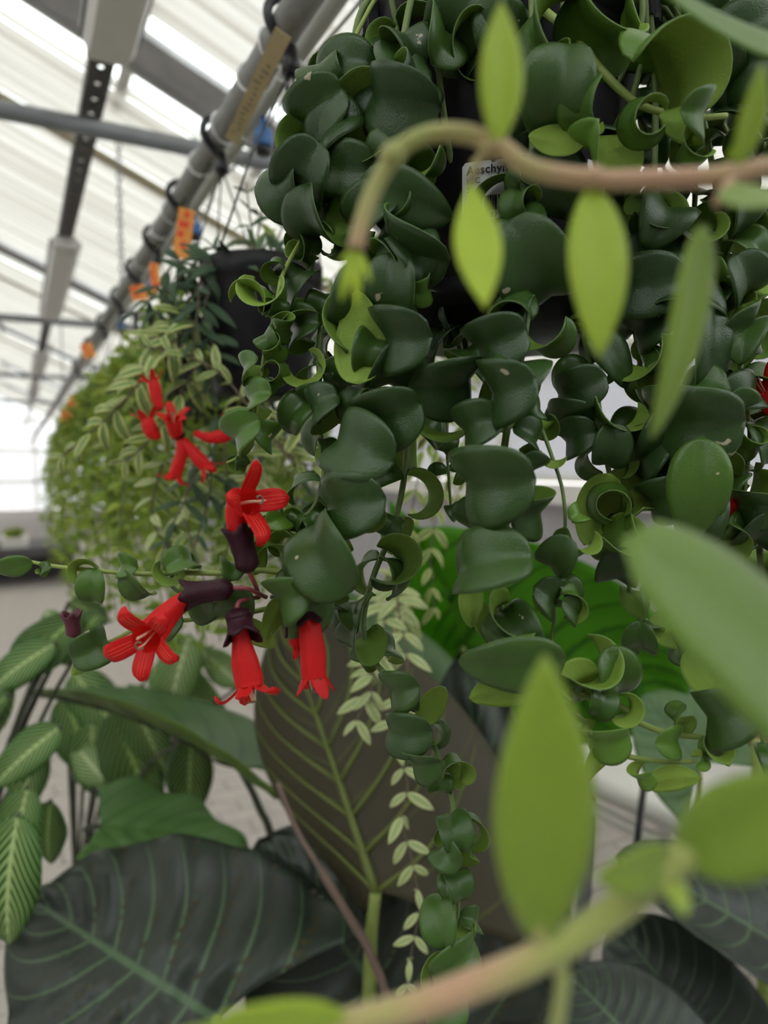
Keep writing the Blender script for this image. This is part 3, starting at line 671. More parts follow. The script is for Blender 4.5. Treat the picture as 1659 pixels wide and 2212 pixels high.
curly_vine([(1400, 600, .41), (1420, 700, .395), (1450, 800, .385), (1480, 900, .378), (1500, 990, .374), (1500, 1080, .372), (1480, 1160, .374)], 46 * M, 40 * M, 27 * M, (.0, .1), [
    (1490, 905, .362, 320, 190, 0, 0, 5, 0), (1508, 1058, .352, 265, 272, 0, -15, 0, .38), (1530, 765, .37, 250, 268, 0, 0, 0, .0), (1420, 875, .38, 190, 200, 0, 0, 3, .05), (1400, 990, .38, 210, 210, 0, 0, 2, .05), (1395, 770, .385, 200, 300, 150, 0, 2, .35), (1435, 1075, .37, 190, 200, 0, 0, 2, .05), (1400, 700, .40, 220, 200, 0, 0, 2, 0), (1580, 880, .37, 170, 320, 0, 0, 3, .1), (1440, 950, .372, 200, 250, 0, 0, 5, .0)], seed=26, rad=.002)
curly_vine([(1560, 480, .42), (1580, 600, .40), (1600, 720, .392), (1600, 830, .388), (1620, 930, .386), (1610, 1040, .386), (1600, 1140, .39), (1570, 1220, .392)], 44 * M, 34 * M, 26 * M, (.05, .15), [
    (1595, 705, .38, 200, 5, 0, 0, 2, .02), (1600, 860, .378, 170, 20, 0, 0, 1, .02), (1625, 950, .375, 160, 250, 60, 15, 4, .5), (1560, 590, .392, 180, 260, 80, 0, 3, .45), (1600, 610, .39, 190, 300, 0, 0, 2, .02), (1640, 600, .395, 160, 280, 160, 0, 1, .5), (1620, 1080, .38, 190, 200, 0, 0, 2, .02), (1570, 1160, .385, 180, 20, 120, 0, 2, .35), (1640, 1150, .385, 190, 250, 0, 0, 2, 0)], seed=27)
curly_vine([(1120, -40, .40), (1160, 10, .375), (1230, 70, .355), (1280, 130, .345), (1330, 185, .34), (1380, 225, .338), (1440, 245, .338), (1500, 255, .34), (1570, 250, .342)], 50 * M, 30 * M, 34 * M, (.15, .45), [
    (1195, 75, .338, 330, 195, 62, 0, 2, .15), (1215, 205, .332, 260, 255, 15, 0, 5, .12), (1215, 122, .335, 150, 270, 80, 20, 4, .25), (1440, 140, .33, 345, 75, 105, 0, 2, .62), (1325, 300, .328, 265, 200, 168, 0, 1, .68), (1392, 262, .322, 220, 120, 85, 12, 4, .35),
    (1485, 255, .325, 215, 0, 0, 0, 3, .25), (1205, 297, .333, 150, 182, 170, 0, 0, .9), (1272, 235, .325, 190, 220, 40, 0, 2, .3), (1310, 60, .345, 290, 265, 80, 0, 2, .5), (1500, 320, .33, 150, 200, 100, 0, 3, .6), (1140, 205, .35, 150, 190, 150, 0, 1, .45)], rad=.0026, seed=31, mat=mat_stem_light, skip=.75)
curly_vine([(980, -40, .41), (1000, 40, .395), (1040, 110, .388), (1060, 200, .385)], 48 * M, 44 * M, 30 * M, (.05, .1), [
    (990, 40, .38, 250, 250, 0, 0, 1, .05), (1000, 105, .378, 220, 200, 60, 0, 2, .2), (1080, 80, .38, 220, 300, 0, 0, 2, .05)], seed=32)
curly_vine([(1420, -40, .42), (1480, 60, .40), (1540, 140, .395), (1590, 220, .392), (1640, 300, .392)], 50 * M, 42 * M, 28 * M, (.0, .1), [
    (1520, 130, .38, 240, 300, 0, 0, 1, 0), (1600, 95, .385, 240, 200, 0, 0, 1, .05), (1610, 160, .38, 220, 190, 0, 0, 2, 0), (1400, 60, .39, 260, 270, 90, 0, 1, .7), (1640, 50, .385, 200, 280, 160, 0, 0, .6)], seed=33)
curly_vine([(1180, 250, .39), (1160, 330, .378), (1130, 400, .37), (1120, 470, .364), (1145, 560, .36)], 42 * M, 44 * M, 26 * M, (.0, .05), [
    (1140, 385, .356, 170, 200, 80, 0, 4, .15), (1128, 442, .352, 170, 110, 85, 15, 4, .2), (1135, 486, .35, 170, 100, 80, 30, 4, .2), (1150, 572, .345, 300, 300, 0, 0, 1, 0), (1190, 400, .362, 250, 280, 0, 0, 1, 0), (1080, 545, .36, 170, 240, 0, 0, 2, .05), (1130, 300, .37, 180, 280, 0, 0, 2, .0)], seed=34)
curly_vine([(1330, 330, .41), (1400, 400, .40), (1440, 480, .398), (1450, 560, .398), (1430, 640, .40)], 44 * M, 44 * M, 26 * M, (.0, .1), [(1420, 470, .385, 190, 300, 90, 0, 3, .1), (1400, 560, .388, 260, 200, 0, 0, 0, 0), (1510, 500, .385, 190, 250, 80, 0, 3, .3), (1390, 620, .39, 240, 190, -20, 0, 1, 0)], seed=35)
curly_vine([(1560, 270, .41), (1590, 360, .40), (1570, 460, .398)], 44 * M, 44 * M, 26 * M, (.05, .15), seed=36)
curly_vine([(1130, 1460, .36), (1200, 1470, .35), (1260, 1500, .345), (1340, 1525, .343), (1380, 1560, .342), (1450, 1585, .342), (1540, 1592, .344), (1600, 1580, .348)], 32 * M, 22 * M, 34 * M, (.55, .6), [
    (1275, 1440, .345, 240, 320, 55, 0, 2, .5), (1310, 1460, .35, 200, 300, 0, 0, 1, .3), (1255, 1480, .338, 150, 200, 170, 0, 1, .7), (1560, 1535, .33, 255, 205, 0, 10, 3, .15), (1350, 1530, .338, 130, 320, 85, 0, 3, .65), (1440, 1600, .335, 130, 0, 0, 0, 1, .6), (1470, 1550, .345, 120, 200, 90, 0, 3, .5), (1545, 1620, .335, 120, 250, 80, 20, 3, .7), (1530, 1450, .345, 150, 290, 160, 0, 1, .5)], rad=.0022, seed=37, mat=mat_stem_light, skip=.55)
curly_vine([(1240, 1540, .345), (1290, 1600, .34), (1350, 1632, .338), (1430, 1645, .338), (1500, 1645, .338)], 26 * M, 18 * M, 34 * M, (.75, .9), [
    (1300, 1590, .333, 170, 200, 0, 0, 2, .7), (1300, 1640, .335, 150, 220, 170, 0, 0, .85), (1385, 1670, .333, 110, 230, 0, 0, 3, .8), (1455, 1685, .333, 130, 10, 170, 0, 0, .9), (1510, 1640, .335, 70, 30, 0, 0, 2, .95)], rad=.0019, seed=38, mat=mat_stem_light, skip=.6)
curly_vine([(1640, 1180, .40), (1650, 1300, .39), (1640, 1420, .38), (1640, 1540, .375), (1655, 1650, .375)], 36 * M, 30 * M, 27 * M, (.1, .3), [(1500, 1390, .385, 170, 190, 0, 0, 1, .1), (1480, 1350, .385, 190, 10, 170, 0, 0, .4)], seed=39)
# leaf mass against the pot
for sd, path in enumerate(([(790, 160, .43), (770, 300, .42), (760, 450, .415), (740, 560, .41)], [(1250, 330, .42), (1290, 450, .41), (1300, 560, .41), (1340, 680, .41)], [(1010, 560, .42), (960, 650, .41), (980, 720, .41), (1010, 800, .41)],
                           [(1500, 330, .43), (1500, 450, .42), (1480, 560, .42), (1500, 650, .415)], [(1560, 900, .42), (1550, 1000, .415), (1540, 1100, .415), (1570, 1200, .415)], [(1080, 0, .42), (1200, 60, .42), (1350, 60, .42), (1500, 40, .43)], [(1300, -20, .50), (1400, 90, .49), (1480, 200, .48), (1520, 320, .48)], [(1560, -20, .50), (1620, 90, .49), (1660, 200, .48), (1660, 330, .48)], [(1620, 380, .46), (1640, 500, .45), (1600, 620, .45), (1640, 740, .45)], [(1200, 140, .43), (1320, 150, .44), (1420, 330, .44), (1450, 420, .44)], [(1360, 20, .45), (1400, 130, .45), (1440, 240, .45), (1420, 330, .45)], [(1000, 700, .42), (1010, 790, .405), (1015, 860, .40)], [(1370, 700, .43), (1385, 800, .415), (1400, 900, .41), (1400, 960, .41)], [(1600, 240, .46), (1660, 330, .45), (1680, 430, .45)])):
    curly_vine(path, 46 * M, 44 * M, 30 * M, (0, .06), seed=70 + sd)

# ------------------------------------------------------------------ lipstick flowers
def flower(parent, tube_px, radii, calyx_px=None, cr=.0062, lobes=5, spread=1.0, stalk_px=None, seed=0, stam=True, lobe_l=.013, name='flower', up_turn=0):
    rr = random.Random(seed); pts = spline(PX(tube_px), 5); n = 20
    rad = []
    for i in range(len(pts)):
        u = i / (len(pts) - 1) * (len(radii) - 1); k = min(int(u), len(radii) - 2); rad.append(radii[k] + (radii[k + 1] - radii[k]) * (u - k))
    m = MB(); fr = frames(pts); vs = []; fs = []
    for p, r, (t, a, b) in zip(pts, rad, fr):
        for j in range(n):
            h = 2 * math.pi * j / n; g = 1 + .05 * math.cos(5 * h); vs.append(p + (a * math.cos(h) + b * math.sin(h)) * r * g)
    for i in range(len(pts) - 1):
        for j in range(n): fs.append((i * n + j, i * n + (j + 1) % n, (i + 1) * n + (j + 1) % n, (i + 1) * n + j))
    fs.append(tuple(range(n - 1, -1, -1))); m.add(vs, fs, 0)
    t, a, b = fr[-1]; pe = pts[-1]; re = rad[-1]
    for q in range(lobes):
        h0 = 2 * math.pi * (q + rr.uniform(-.1, .1)) / lobes + up_turn; LL = lobe_l * rr.uniform(.85, 1.15); sp = spread * rr.uniform(.7, 1.25)
        g = []; NU, NV = 7, 6
        for i in range(NU + 1):
            u = i / NU; wd = (math.pi / lobes) * (1.02 if u < .05 else 1) * (1 - .35 * u) * max(.12, math.cos(u * 1.45)) ** .5
            e = sp * u; rad_u = re + LL * (math.sin(e * 1.1) / 1.1 if sp > .05 else 0) ; ax = LL * u * math.cos(min(1.9, e * 1.2))
            row = []
            for j in range(NV + 1):
                v = 2 * j / NV - 1; h = h0 + v * wd * (re / max(rad_u, 1e-4)) ** .55
                row.append(pe + (a * math.cos(h) + b * math.sin(h)) * (rad_u * (1 - .03 * v * v)) + t * (ax + .0006 * math.cos(v * 3)))
            g.append(row)
        vs = [x for row in g for x in row]; K = len(vs); off = []
        c0 = pe + t * .004
        for x in vs: off.append(x + (c0 - x).normalized() * .0006)
        W = NV + 1; fs = []
        for i in range(NU):
            for j in range(NV):
                q4 = (i * W + j, i * W + j + 1, (i + 1) * W + j + 1, (i + 1) * W + j)
                fs += [q4, tuple(K + x for x in reversed(q4))]
        rim = [i * W for i in range(NU + 1)] + [NU * W + j for j in range(1, W)] + [i * W + NV for i in range(NU - 1, -1, -1)]
        for x, y in zip(rim, rim[1:]): fs.append((x, y, y + K, x + K))
        m.add(vs + off, fs, 0)
        for v0 in (-.25, .0, .25):       # pale streaks inside the lobe
            sp_ = [g[i][min(NV, max(0, int(round((v0 + 1) / 2 * NV))))] for i in range(0, NU - 1)]
            m.tube([x + (c0 - x).normalized() * .0007 for x in sp_], .00014, 4, 1)
    fo = m.build(name, [mat_red, mat_redline], parent)
    if stam:
        for q in range(3):
            o = (a * rr.uniform(-1, 1) + b * rr.uniform(-1, 1)) * re * .35
            m = MB(); s0 = pe - t * .012 + o * .4; s1 = pe + t * .001 + o; s2 = pe + t * .0065 + o * 1.1 + b * .001
            m.tube(spline([s0, s1, s2], 4), .0004, 6); m.build('stamen', mat_cream, fo)
        m = MB(); c = pe + t * .0068; ring = [c + (a * math.cos(x * .7) + b * math.sin(x * .7)) * .0019 for x in range(8)]
        m.tube(ring, .0005, 6); m.build('anther', mat_anther, fo)
    if calyx_px: calyx(fo, calyx_px, cr)
    if stalk_px: m = MB(); m.tube(spline(PX(stalk_px), 5), .0011, 8); m.build('flower_stalk', mat_pedicel, fo)
    return fo
def calyx(parent, px, cr, mat=mat_maroon, name='calyx'):
    pts = spline(PX(px), 6); n = 30; NP = len(pts); fr = frames(pts); vs = []; fs = []
    def ring(p, r, f, wave, fl=0):
        t, a, b = f
        for j in range(n):
            h = 2 * math.pi * j / n; w5 = .5 + .5 * math.cos(5 * h)
            vs.append(p + (a * math.cos(h) + b * math.sin(h)) * (r * (1 + fl * w5)) + t * wave * w5)
    prof = []
    for i in range(NP):
        u = i / (NP - 1); r = cr * (.35 + .65 * math.sin(min(1, u * 4.2) * math.pi / 2)) * (1.0 - .08 * math.sin(u * math.pi)); r *= 1 + .12 * max(0, u - .7) / .3
        prof.append((pts[i], r, fr[i], cr * .55 * max(0, (u - .75) / .25) ** 1.5, .35 * max(0, (u - .75) / .25) ** 2))
    for x in prof: ring(*x)
    for x in reversed(prof[2:]): ring(x[0], x[1] * .86 - .0001, x[2], x[3], x[4])
    rows = NP + NP - 2
    for i in range(rows - 1):
        for j in range(n): fs.append((i * n + j, i * n + (j + 1) % n, (i + 1) * n + (j + 1) % n, (i + 1) * n + j))
    fs.append(tuple(range(n - 1, -1, -1)))
    m = MB(); m.add(vs, fs); return m.build(name, mat, parent)
D = .335
flower(plant, [(524, 1205, D), (514, 1155, D), (511, 1115, D), (520, 1090, D - .002), (540, 1084, D - .006)], [.0035, .0044, .0054, .0064, .0072], [(538, 1236, D), (530, 1200, D), (516, 1148, D)], .0060, 4, 1.0, [(538, 1236, D), (548, 1256, D + .004), (560, 1285, .35)], 1, lobe_l=.015, up_turn=.6)
flower(plant, [(450, 1278, D), (405, 1293, D), (365, 1325, D), (335, 1360, D - .004), (316, 1380, D - .012)], [.0033, .0040, .0056, .0068, .0074], [(503, 1270, D), (460, 1276, D), (408, 1284, D)], .0056, 5, 1.3, [(503, 1270, D), (535, 1272, D + .003), (575, 1290, .35)], 4, lobe_l=.0145)
flower(plant, [(513, 1340, D), (522, 1385, D), (530, 1430, D), (538, 1465, D), (541, 1485, D - .001)], [.0034, .0044, .0064, .0068, .0064], [(511, 1314, D), (517, 1340, D), (524, 1372, D - .004)], .0066, 5, 1.1, [(511, 1314, D), (520, 1298, D + .004), (560, 1290, .35)], 9, lobe_l=.0125)
flower(plant, [(668, 1330, .345), (672, 1370, .342), (677, 1410, .341), (678, 1445, .34), (679, 1462, .34)], [.0050, .0056, .0062, .0060, .0060], [(660, 1300, .348), (664, 1325, .346), (668, 1345, .344)], .006, 4, .45, None, 11, lobe_l=.010)
flower(plant, [(632, 1352, .350), (636, 1370, .348), (640, 1390, .348), (641, 1400, .348)], [.0028, .0036, .0034, .002], [(620, 1335, .35), (630, 1350, .35), (634, 1362, .35)], .0040, 3, .1, None, 13, False, .006)
flower(plant, [(1690, 900, .39), (1670, 880, .388), (1655, 860, .385), (1640, 840, .382)], [.004, .005, .006, .0062], None, lobes=5, spread=.9, seed=15, lobe_l=.012)
flower(plant, [(1550, 1000, .385), (1553, 970, .384), (1558, 945, .383), (1562, 930, .383)], [.005, .0055, .0062, .006], None, lobes=5, spread=.35, seed=16, lobe_l=.008)
flower(plant, [(1585, 1115, .39), (1578, 1100, .388), (1570, 1085, .387)], [.004, .0055, .005], None, lobes=4, spread=.3, seed=17, lobe_l=.007, stam=False)
bo = calyx(plant, [(160, 1376, .355), (158, 1355, .354), (154, 1330, .353)], .0040, simple('plum_calyx', (.10, .015, .03), .5, var=.3, scale=120), 'flower_bud')
m = MB(); m.tube(spline([P(160, 1374, .355), P(163, 1388, .356), P(172, 1396, .358)], 4), .0009, 6); m.build('flower_stalk', mat_stem_light, bo)

# ------------------------------------------------------------------ hanging baskets behind
LV = [leaf_mesh('lance_leaf_%d' % k, [mat_edged], width=.165, curl=c, vee=.5, droop=.3, thick=.02, ns=8, nv=6, shape=(.85, .75), twist=tw) for k, (c, tw) in enumerate(((.3, .1), (.7, -.2), (1.1, .3)))]
PV = [leaf_mesh('pale_leaf_%d' % k, [mat_pale], width=.17, curl=c, vee=.4, droop=.3, thick=.02, ns=8, nv=6, shape=(.85, .75), twist=tw) for k, (c, tw) in enumerate(((.3, .1), (.8, -.3)))]
GV = [leaf_mesh('grey_leaf_%d' % k, [mat_greyleaf], width=.145, curl=c, vee=.4, droop=.4, thick=.02, ns=8, nv=4, shape=(.85, .8), twist=tw) for k, (c, tw) in enumerate(((.4, .1), (.8, -.2), (1.2, .1)))]
SV = [leaf_mesh('small_leaf_%d' % k, [mat_lush], width=wd, curl=c, vee=.4, droop=.3, thick=.02, ns=5, nv=2, shape=(.85, .75)) for k, (c, wd) in enumerate(((.5, .2), (1.0, .24), (.3, .15)))]
def leafy(thing_, path, meshes, L, step, age=(0, .3), rad=.0014, mat=mat_stem_brown, seed=1, fwd=.45, jit=.25, name='stem', world=None, taper_tip=.6, updir=.6):
    rr = random.Random(seed); pts3 = PX(path) if world is None else world
    m, pts = vine(thing_, pts3, rad, mat); nodes = resample(pts, step); fr = frames(nodes); o = m.build(name, mat, thing_)
    for i, (p, (t, a, b)) in enumerate(zip(nodes, fr)):
        u = i / max(1, len(nodes) - 1)
        side = t.cross(c_f); side = side.normalized() if side.length > .2 else a
        oth = t.cross(side).normalized()
        d0 = side if (i % 3) else (side * .4 + oth * (1 if i % 2 else -1)).normalized()
        for s in (-1, 1):
            y = (d0 * s + t * (fwd + .5 * u ** 3) + Vector((rr.uniform(-jit, jit) for _ in range(3)))).normalized()
            z = (Vector((0, 0, updir)) - c_f * .7 + Vector((rr.uniform(-jit, jit) for _ in range(3)))).normalized()
            put_leaf(rr.choice(meshes), o, p, y, z, L * rr.uniform(.8, 1.15) * (1 - (1 - taper_tip) * u ** 2), rr.uniform(*age))
    return o
def basket(name, rim_c, Rr, H, lab, group=None, hook_y=None, hang=None):
    t = thing(name, rim_c - Vector((0, 0, H)), lab, 'potted plant', group)
    pot_shape(rim_c, Rr, H).build('pot', mat_pot, t)
    m = MB(); m.lathe(rim_c, [(.001, -.012), (Rr * .93, -.016)], 24); m.build('soil', mat_soil, t)
    hy = rim_c.y if hook_y is None else hook_y
    hb = Vector((PXX + .003, hy, PZ - .045)) if hang is None else rim_c + Vector((0, 0, .24))
    for k in range(3):
        a = 2.1 * k + 3.6; q = rim_c + Vector((math.cos(a), math.sin(a), 0)) * Rr * 1.0
        m = MB(); m.tube([q + Vector((0, 0, -.012)), q + (hb - q) * .5 + (q - rim_c) * .06, hb], .0013, 6); m.build('hanger_string', mat_clip, t)
    m = MB()
    if hang is not None:
        m.tube([hb + Vector((0, 0, -.006)), hb + Vector((0, 0, .02))], [.009, .004], 10); m.tube([hb, hang], .0016, 6); m.build('hanger_wire', mat_clip, t); return t
    pts = spline([hb + Vector((.002, 0, -.004)), hb + Vector((.0, 0, .010)), Vector((PXX - .021, hy - .004, PZ - .010)), Vector((PXX - .023, hy - .004, PZ + .010)), Vector((PXX - .008, hy, PZ + .024)), Vector((PXX + .012, hy, PZ + .022))], 4)
    m.tube(pts, [.0068] * 5 + [.0052] * (len(pts) - 5), 10); m.tube([hb + Vector((0, 0, .022)), hb + Vector((0, 0, .002)), hb + Vector((0, 0, -.006))], [.0055, .0105, .0105], 12); m.build('hook', mat_clip, t); return t
# the second basket: grey-green and cream-edged lipstick vines
r2 = P(565, 578, .80); B2 = basket('variegated_lipstick_plant', r2, .068, .145, 'black hanging pot with grey-green and cream-edged vines and red tubular flowers', 'hanging baskets on the dark pipe', hook_y=P(625, 80, .76).y)
g = 0
for path in ([(500, 570, .76), (440, 580, .74), (428, 660, .735), (420, 740, .735), (418, 800, .735)], [(480, 560, .78), (400, 590, .77), (355, 640, .765), (330, 700, .765), (300, 720, .765)],
             [(460, 570, .79), (420, 560, .79), (370, 575, .79), (330, 640, .79), (290, 680, .79)], [(470, 580, .75), (440, 680, .745), (470, 780, .745), (450, 850, .745)], [(450, 590, .77), (390, 680, .76), (370, 780, .76), (400, 880, .76)]):
    leafy(B2, path, GV, .042, .019, (0, .25), seed=100 + g); g += 1
for path, L in (([(640, 1010, .74), (585, 940, .735), (530, 870, .73), (480, 810, .728), (420, 775, .726), (350, 755, .725), (300, 745, .725)], .036), ([(430, 700, .75), (360, 750, .735), (300, 830, .73), (230, 905, .728), (130, 990, .728)], .042),
                ([(400, 680, .76), (350, 720, .755), (300, 800, .75), (280, 850, .75), (255, 885, .75)], .04), ([(440, 760, .76), (390, 850, .75), (340, 930, .745), (280, 990, .745), (240, 1000, .745)], .04),
                ([(560, 860, .78), (600, 950, .76), (650, 1000, .755), (720, 1010, .755)], .034)):
    leafy(B2, path, LV, L, .018, seed=100 + g, fwd=.7); g += 1
for path in ([(560, 560, .80), (545, 500, .80), (538, 450, .80), (532, 395, .80)], [(590, 560, .82), (600, 520, .82), (612, 490, .82), (640, 470, .82)], [(480, 565, .80), (470, 540, .80), (440, 535, .80)], [(620, 560, .78), (580, 540, .78), (540, 530, .78), (500, 520, .78)], [(520, 570, .75), (545, 555, .75), (590, 545, .75), (640, 555, .75)]):
    leafy(B2, path, GV + LV[:1], .034, .019, (.2, .7), seed=100 + g); g += 1
for path in ([(430, 1000, .74), (400, 1080, .735), (360, 1160, .735), (345, 1250, .735)], [(460, 980, .75), (450, 1080, .745), (420, 1180, .745), (400, 1240, .745)], [(480, 900, .76), (490, 1020, .755), (505, 1150, .755)]):
    leafy(B2, path, GV, .034, .022, (.1, .4), seed=100 + g); g += 1
for path in ([(560, 1000, .80), (520, 1100, .79), (480, 1220, .785), (440, 1330, .785)], [(430, 960, .79), (400, 1100, .785), (440, 1250, .78), (470, 1340, .78)], [(350, 1000, .80), (330, 1120, .80), (400, 1260, .79), (380, 1350, .79)]):
    leafy(B2, path, PV + LV, .036, .02, seed=100 + g); g += 1
D2 = .70
for k, (tp_, ra) in enumerate((([(345, 885, D2), (338, 860, D2), (333, 835, D2), (330, 825, D2)], [.004, .0055, .006, .005]), ([(345, 945, D2), (330, 935, D2), (322, 918, D2), (318, 905, D2)], [.003, .007, .0072, .006]), ([(385, 945, D2), (380, 935, D2), (376, 915, D2 - .008), (374, 905, D2 - .012)], [.004, .007, .0078, .007]),
                              ([(390, 950, D2), (392, 980, D2), (385, 1005, D2), (378, 1025, D2)], [.004, .0058, .0064, .006]), ([(395, 950, D2), (415, 975, D2), (432, 995, D2), (445, 1008, D2)], [.004, .006, .007, .0062]), ([(420, 935, D2), (450, 945, D2), (480, 942, D2), (495, 930, D2)], [.003, .0052, .007, .0068]))):
    flower(B2, tp_, ra, None, lobes=5, spread=.8, seed=30 + k, lobe_l=.014, stam=k == 2)
m = MB(); m.lathe(P(385, 940, D2 + .005), [(.0005, -.006), (.006, -.004), (.007, .002), (.004, .006), (.0005, .007)], 12); m.build('flower_cluster_base', mat_maroon, B2)
# third basket behind the curly plant: cream-edged vines hanging low
r3 = P(930, 520, .98); B3 = basket('cream_edged_trailing_plant', Vector((r3.x, r3.y, r3.z)), .075, .15, 'hanging plant with cream-edged vines trailing low behind the curly-leaved basket', hang=Vector((r3.x, r3.y, roof_z(r3.x) - .085)))
for path, ms, L in (([(935, 515, .92), (940, 640, .895), (940, 760, .90), (935, 900, .88), (950, 1050, .87), (930, 1200, .86), (940, 1330, .86)], LV, .04), ([(890, 515, .93), (870, 640, .90), (880, 780, .90), (900, 920, .89), (960, 1000, .88), (1000, 1100, .88)], LV, .04), ([(915, 515, .92), (905, 700, .885), (920, 900, .88), (890, 1100, .86), (850, 1250, .85), (900, 1380, .84)], LV, .038),
                    ([(850, 1250, .85), (820, 1400, .76), (790, 1500, .74), (770, 1560, .73), (760, 1580, .73)], PV, .044), ([(820, 1400, .76), (800, 1480, .74), (820, 1540, .73)], PV, .04), ([(850, 1250, .85), (862, 1320, .79), (880, 1450, .75), (850, 1580, .73), (880, 1690, .72), (868, 1770, .715), (890, 1860, .71), (905, 1960, .71), (890, 2050, .71), (875, 2150, .71)], PV, .033),
                    ([(840, 515, .97), (740, 640, .95), (650, 780, .92), (620, 900, .90), (650, 1000, .88), (640, 1100, .88), (600, 1200, .88)], GV, .036), ([(830, 515, .98), (720, 600, .97), (610, 760, .94), (580, 880, .92), (560, 980, .9), (580, 1060, .9), (560, 1180, .9)], GV + LV, .036), ([(1010, 515, .95), (1020, 640, .93), (1000, 800, .9), (1010, 900, .89), (1000, 1000, .88), (1020, 1080, .88)], LV, .034)):
    leafy(B3, path, ms, L, .024 if L > .03 else .03, seed=100 + g, rad=.0012, fwd=.6); g += 1

# the row going away down the aisle
row_l = ['hanging basket of fine bright green trailing foliage next behind the variegated basket', 'yellowish green trailing basket, third along the dark pipe', 'dense mixed green trailing basket halfway along the row', 'hanging basket with dark gap and yellow-green tips farther along', 'distant olive green trailing basket in the row', 'distant pale green trailing basket near the end of the row', 'small far trailing basket close to the end of the row', 'farthest trailing basket on the dark pipe']
for k, dd in enumerate((1.02, 1.31, 1.60, 1.90, 2.25, 2.7, 3.25, 4.0)):
    rr = random.Random(400 + k); cy = dd * .98
    rim = Vector((PXX + rr.uniform(-.01, .02), P(300, 700, dd).y, PZ - .27)); rim.y = dd * math.cos(PSI) * 1.02 + .12
    t = basket('trailing_basket', rim, .072, .13, row_l[k], 'hanging baskets on the dark pipe')
    big = k < 5; nv_ = 32 if k < 3 else 26
    mb = MB(); count = 0
    for v in range(nv_):
        a = rr.uniform(0, 6.28); out = Vector((math.cos(a), math.sin(a), 0)); r0 = rim + out * .06; out.y *= .25
        ln = rr.uniform(.25, (.50, .50, .54)[k] if k < 3 else .62); e = rr.uniform(.03, .10)
        pts = [r0, r0 + out * .03 + Vector((0, 0, .02)), r0 + out * (.03 + e * .7) - Vector((0, 0, ln * .3)), r0 + out * (.03 + e) - Vector((0, 0, ln * .65)), r0 + out * (.02 + e) + Vector((rr.uniform(-.03, .03), rr.uniform(-.03, .03), -ln))]
        if big and out.dot(c_f) < .35 and count < 240:
            ages = (.1, .75) if k != 2 else (.0, .5)
            o = leafy(t, None, SV if v % 4 else (LV if k < 2 else SV), .03, .030, ages, rad=.0012, mat=mat_stem, seed=500 + k * 40 + v, jit=.5, world=pts); count += len(o.children)
        else:
            sp = spline(pts, 4); mb.tube(sp, .0012, 4)
            for p_ in resample(sp, .026):
                for s in range(2):
                    d = Vector((rr.uniform(-1, 1), rr.uniform(-1, 1), rr.uniform(-.6, .4))).normalized(); x = d.orthogonal().normalized(); n_ = d.cross(x) * .004; L = rr.uniform(.024, .038)
                    mb.add([p_, p_ + d * L * .5 + x * L * .2 + n_, p_ + d * L, p_ + d * L * .5 - x * L * .2 + n_, p_ + d * L * .5 - n_ * .2], [(0, 1, 4), (1, 2, 4), (2, 3, 4), (3, 0, 4)])
    fo = mb.build('foliage', mat_lush, t); fo['kind'] = 'stuff'; fo.color = (rr.uniform(.2, .6), 0, 0, 1)
# orange price cards hung on the row
for k, (x, y, d, h, wv, an) in enumerate(((397, 505, 1.06, .075, .024, -8), (300, 632, 1.38, .03, .03, 15), (335, 600, 1.2, .05, .016, 5), (190, 757, 1.85, .04, .03, 20), (150, 885, 2.2, .09, .03, -25))):
    t = thing('price_card', P(x, y, d), ['tall orange price card with red print below the dark pipe', 'short orange price card among green foliage', 'narrow orange price card beside the dark leaves', 'orange price card sticking out of the hanging row', 'tilted orange price card far along the row'][k], 'price card', 'orange price cards along the row')
    Q = SB @ Matrix.Rotation(R(an), 3, 'Z') @ Matrix.Rotation(R(20), 3, 'Y')
    m = MB(); m.box(P(x, y, d), (wv, h, .001), rot=Q); m.build('card', mat_orange, t, False)
    m = MB()
    for q in range(4): m.box(P(x, y, d) + Q @ Vector((rnd.uniform(-.3, .1) * wv, h * (.38 - .2 * q), .0008)), (wv * rnd.uniform(.25, .6), h * .13, .0006), rot=Q)
    m.build('print', mat_redprint, t, False)
    m = MB(); m.tube([P(x, y, d) + Q @ Vector((0, h * .5, 0)), Vector((PXX, P(x, y, d).y, PZ - .016))], .0012, 6); m.build('wire', mat_clip, t)

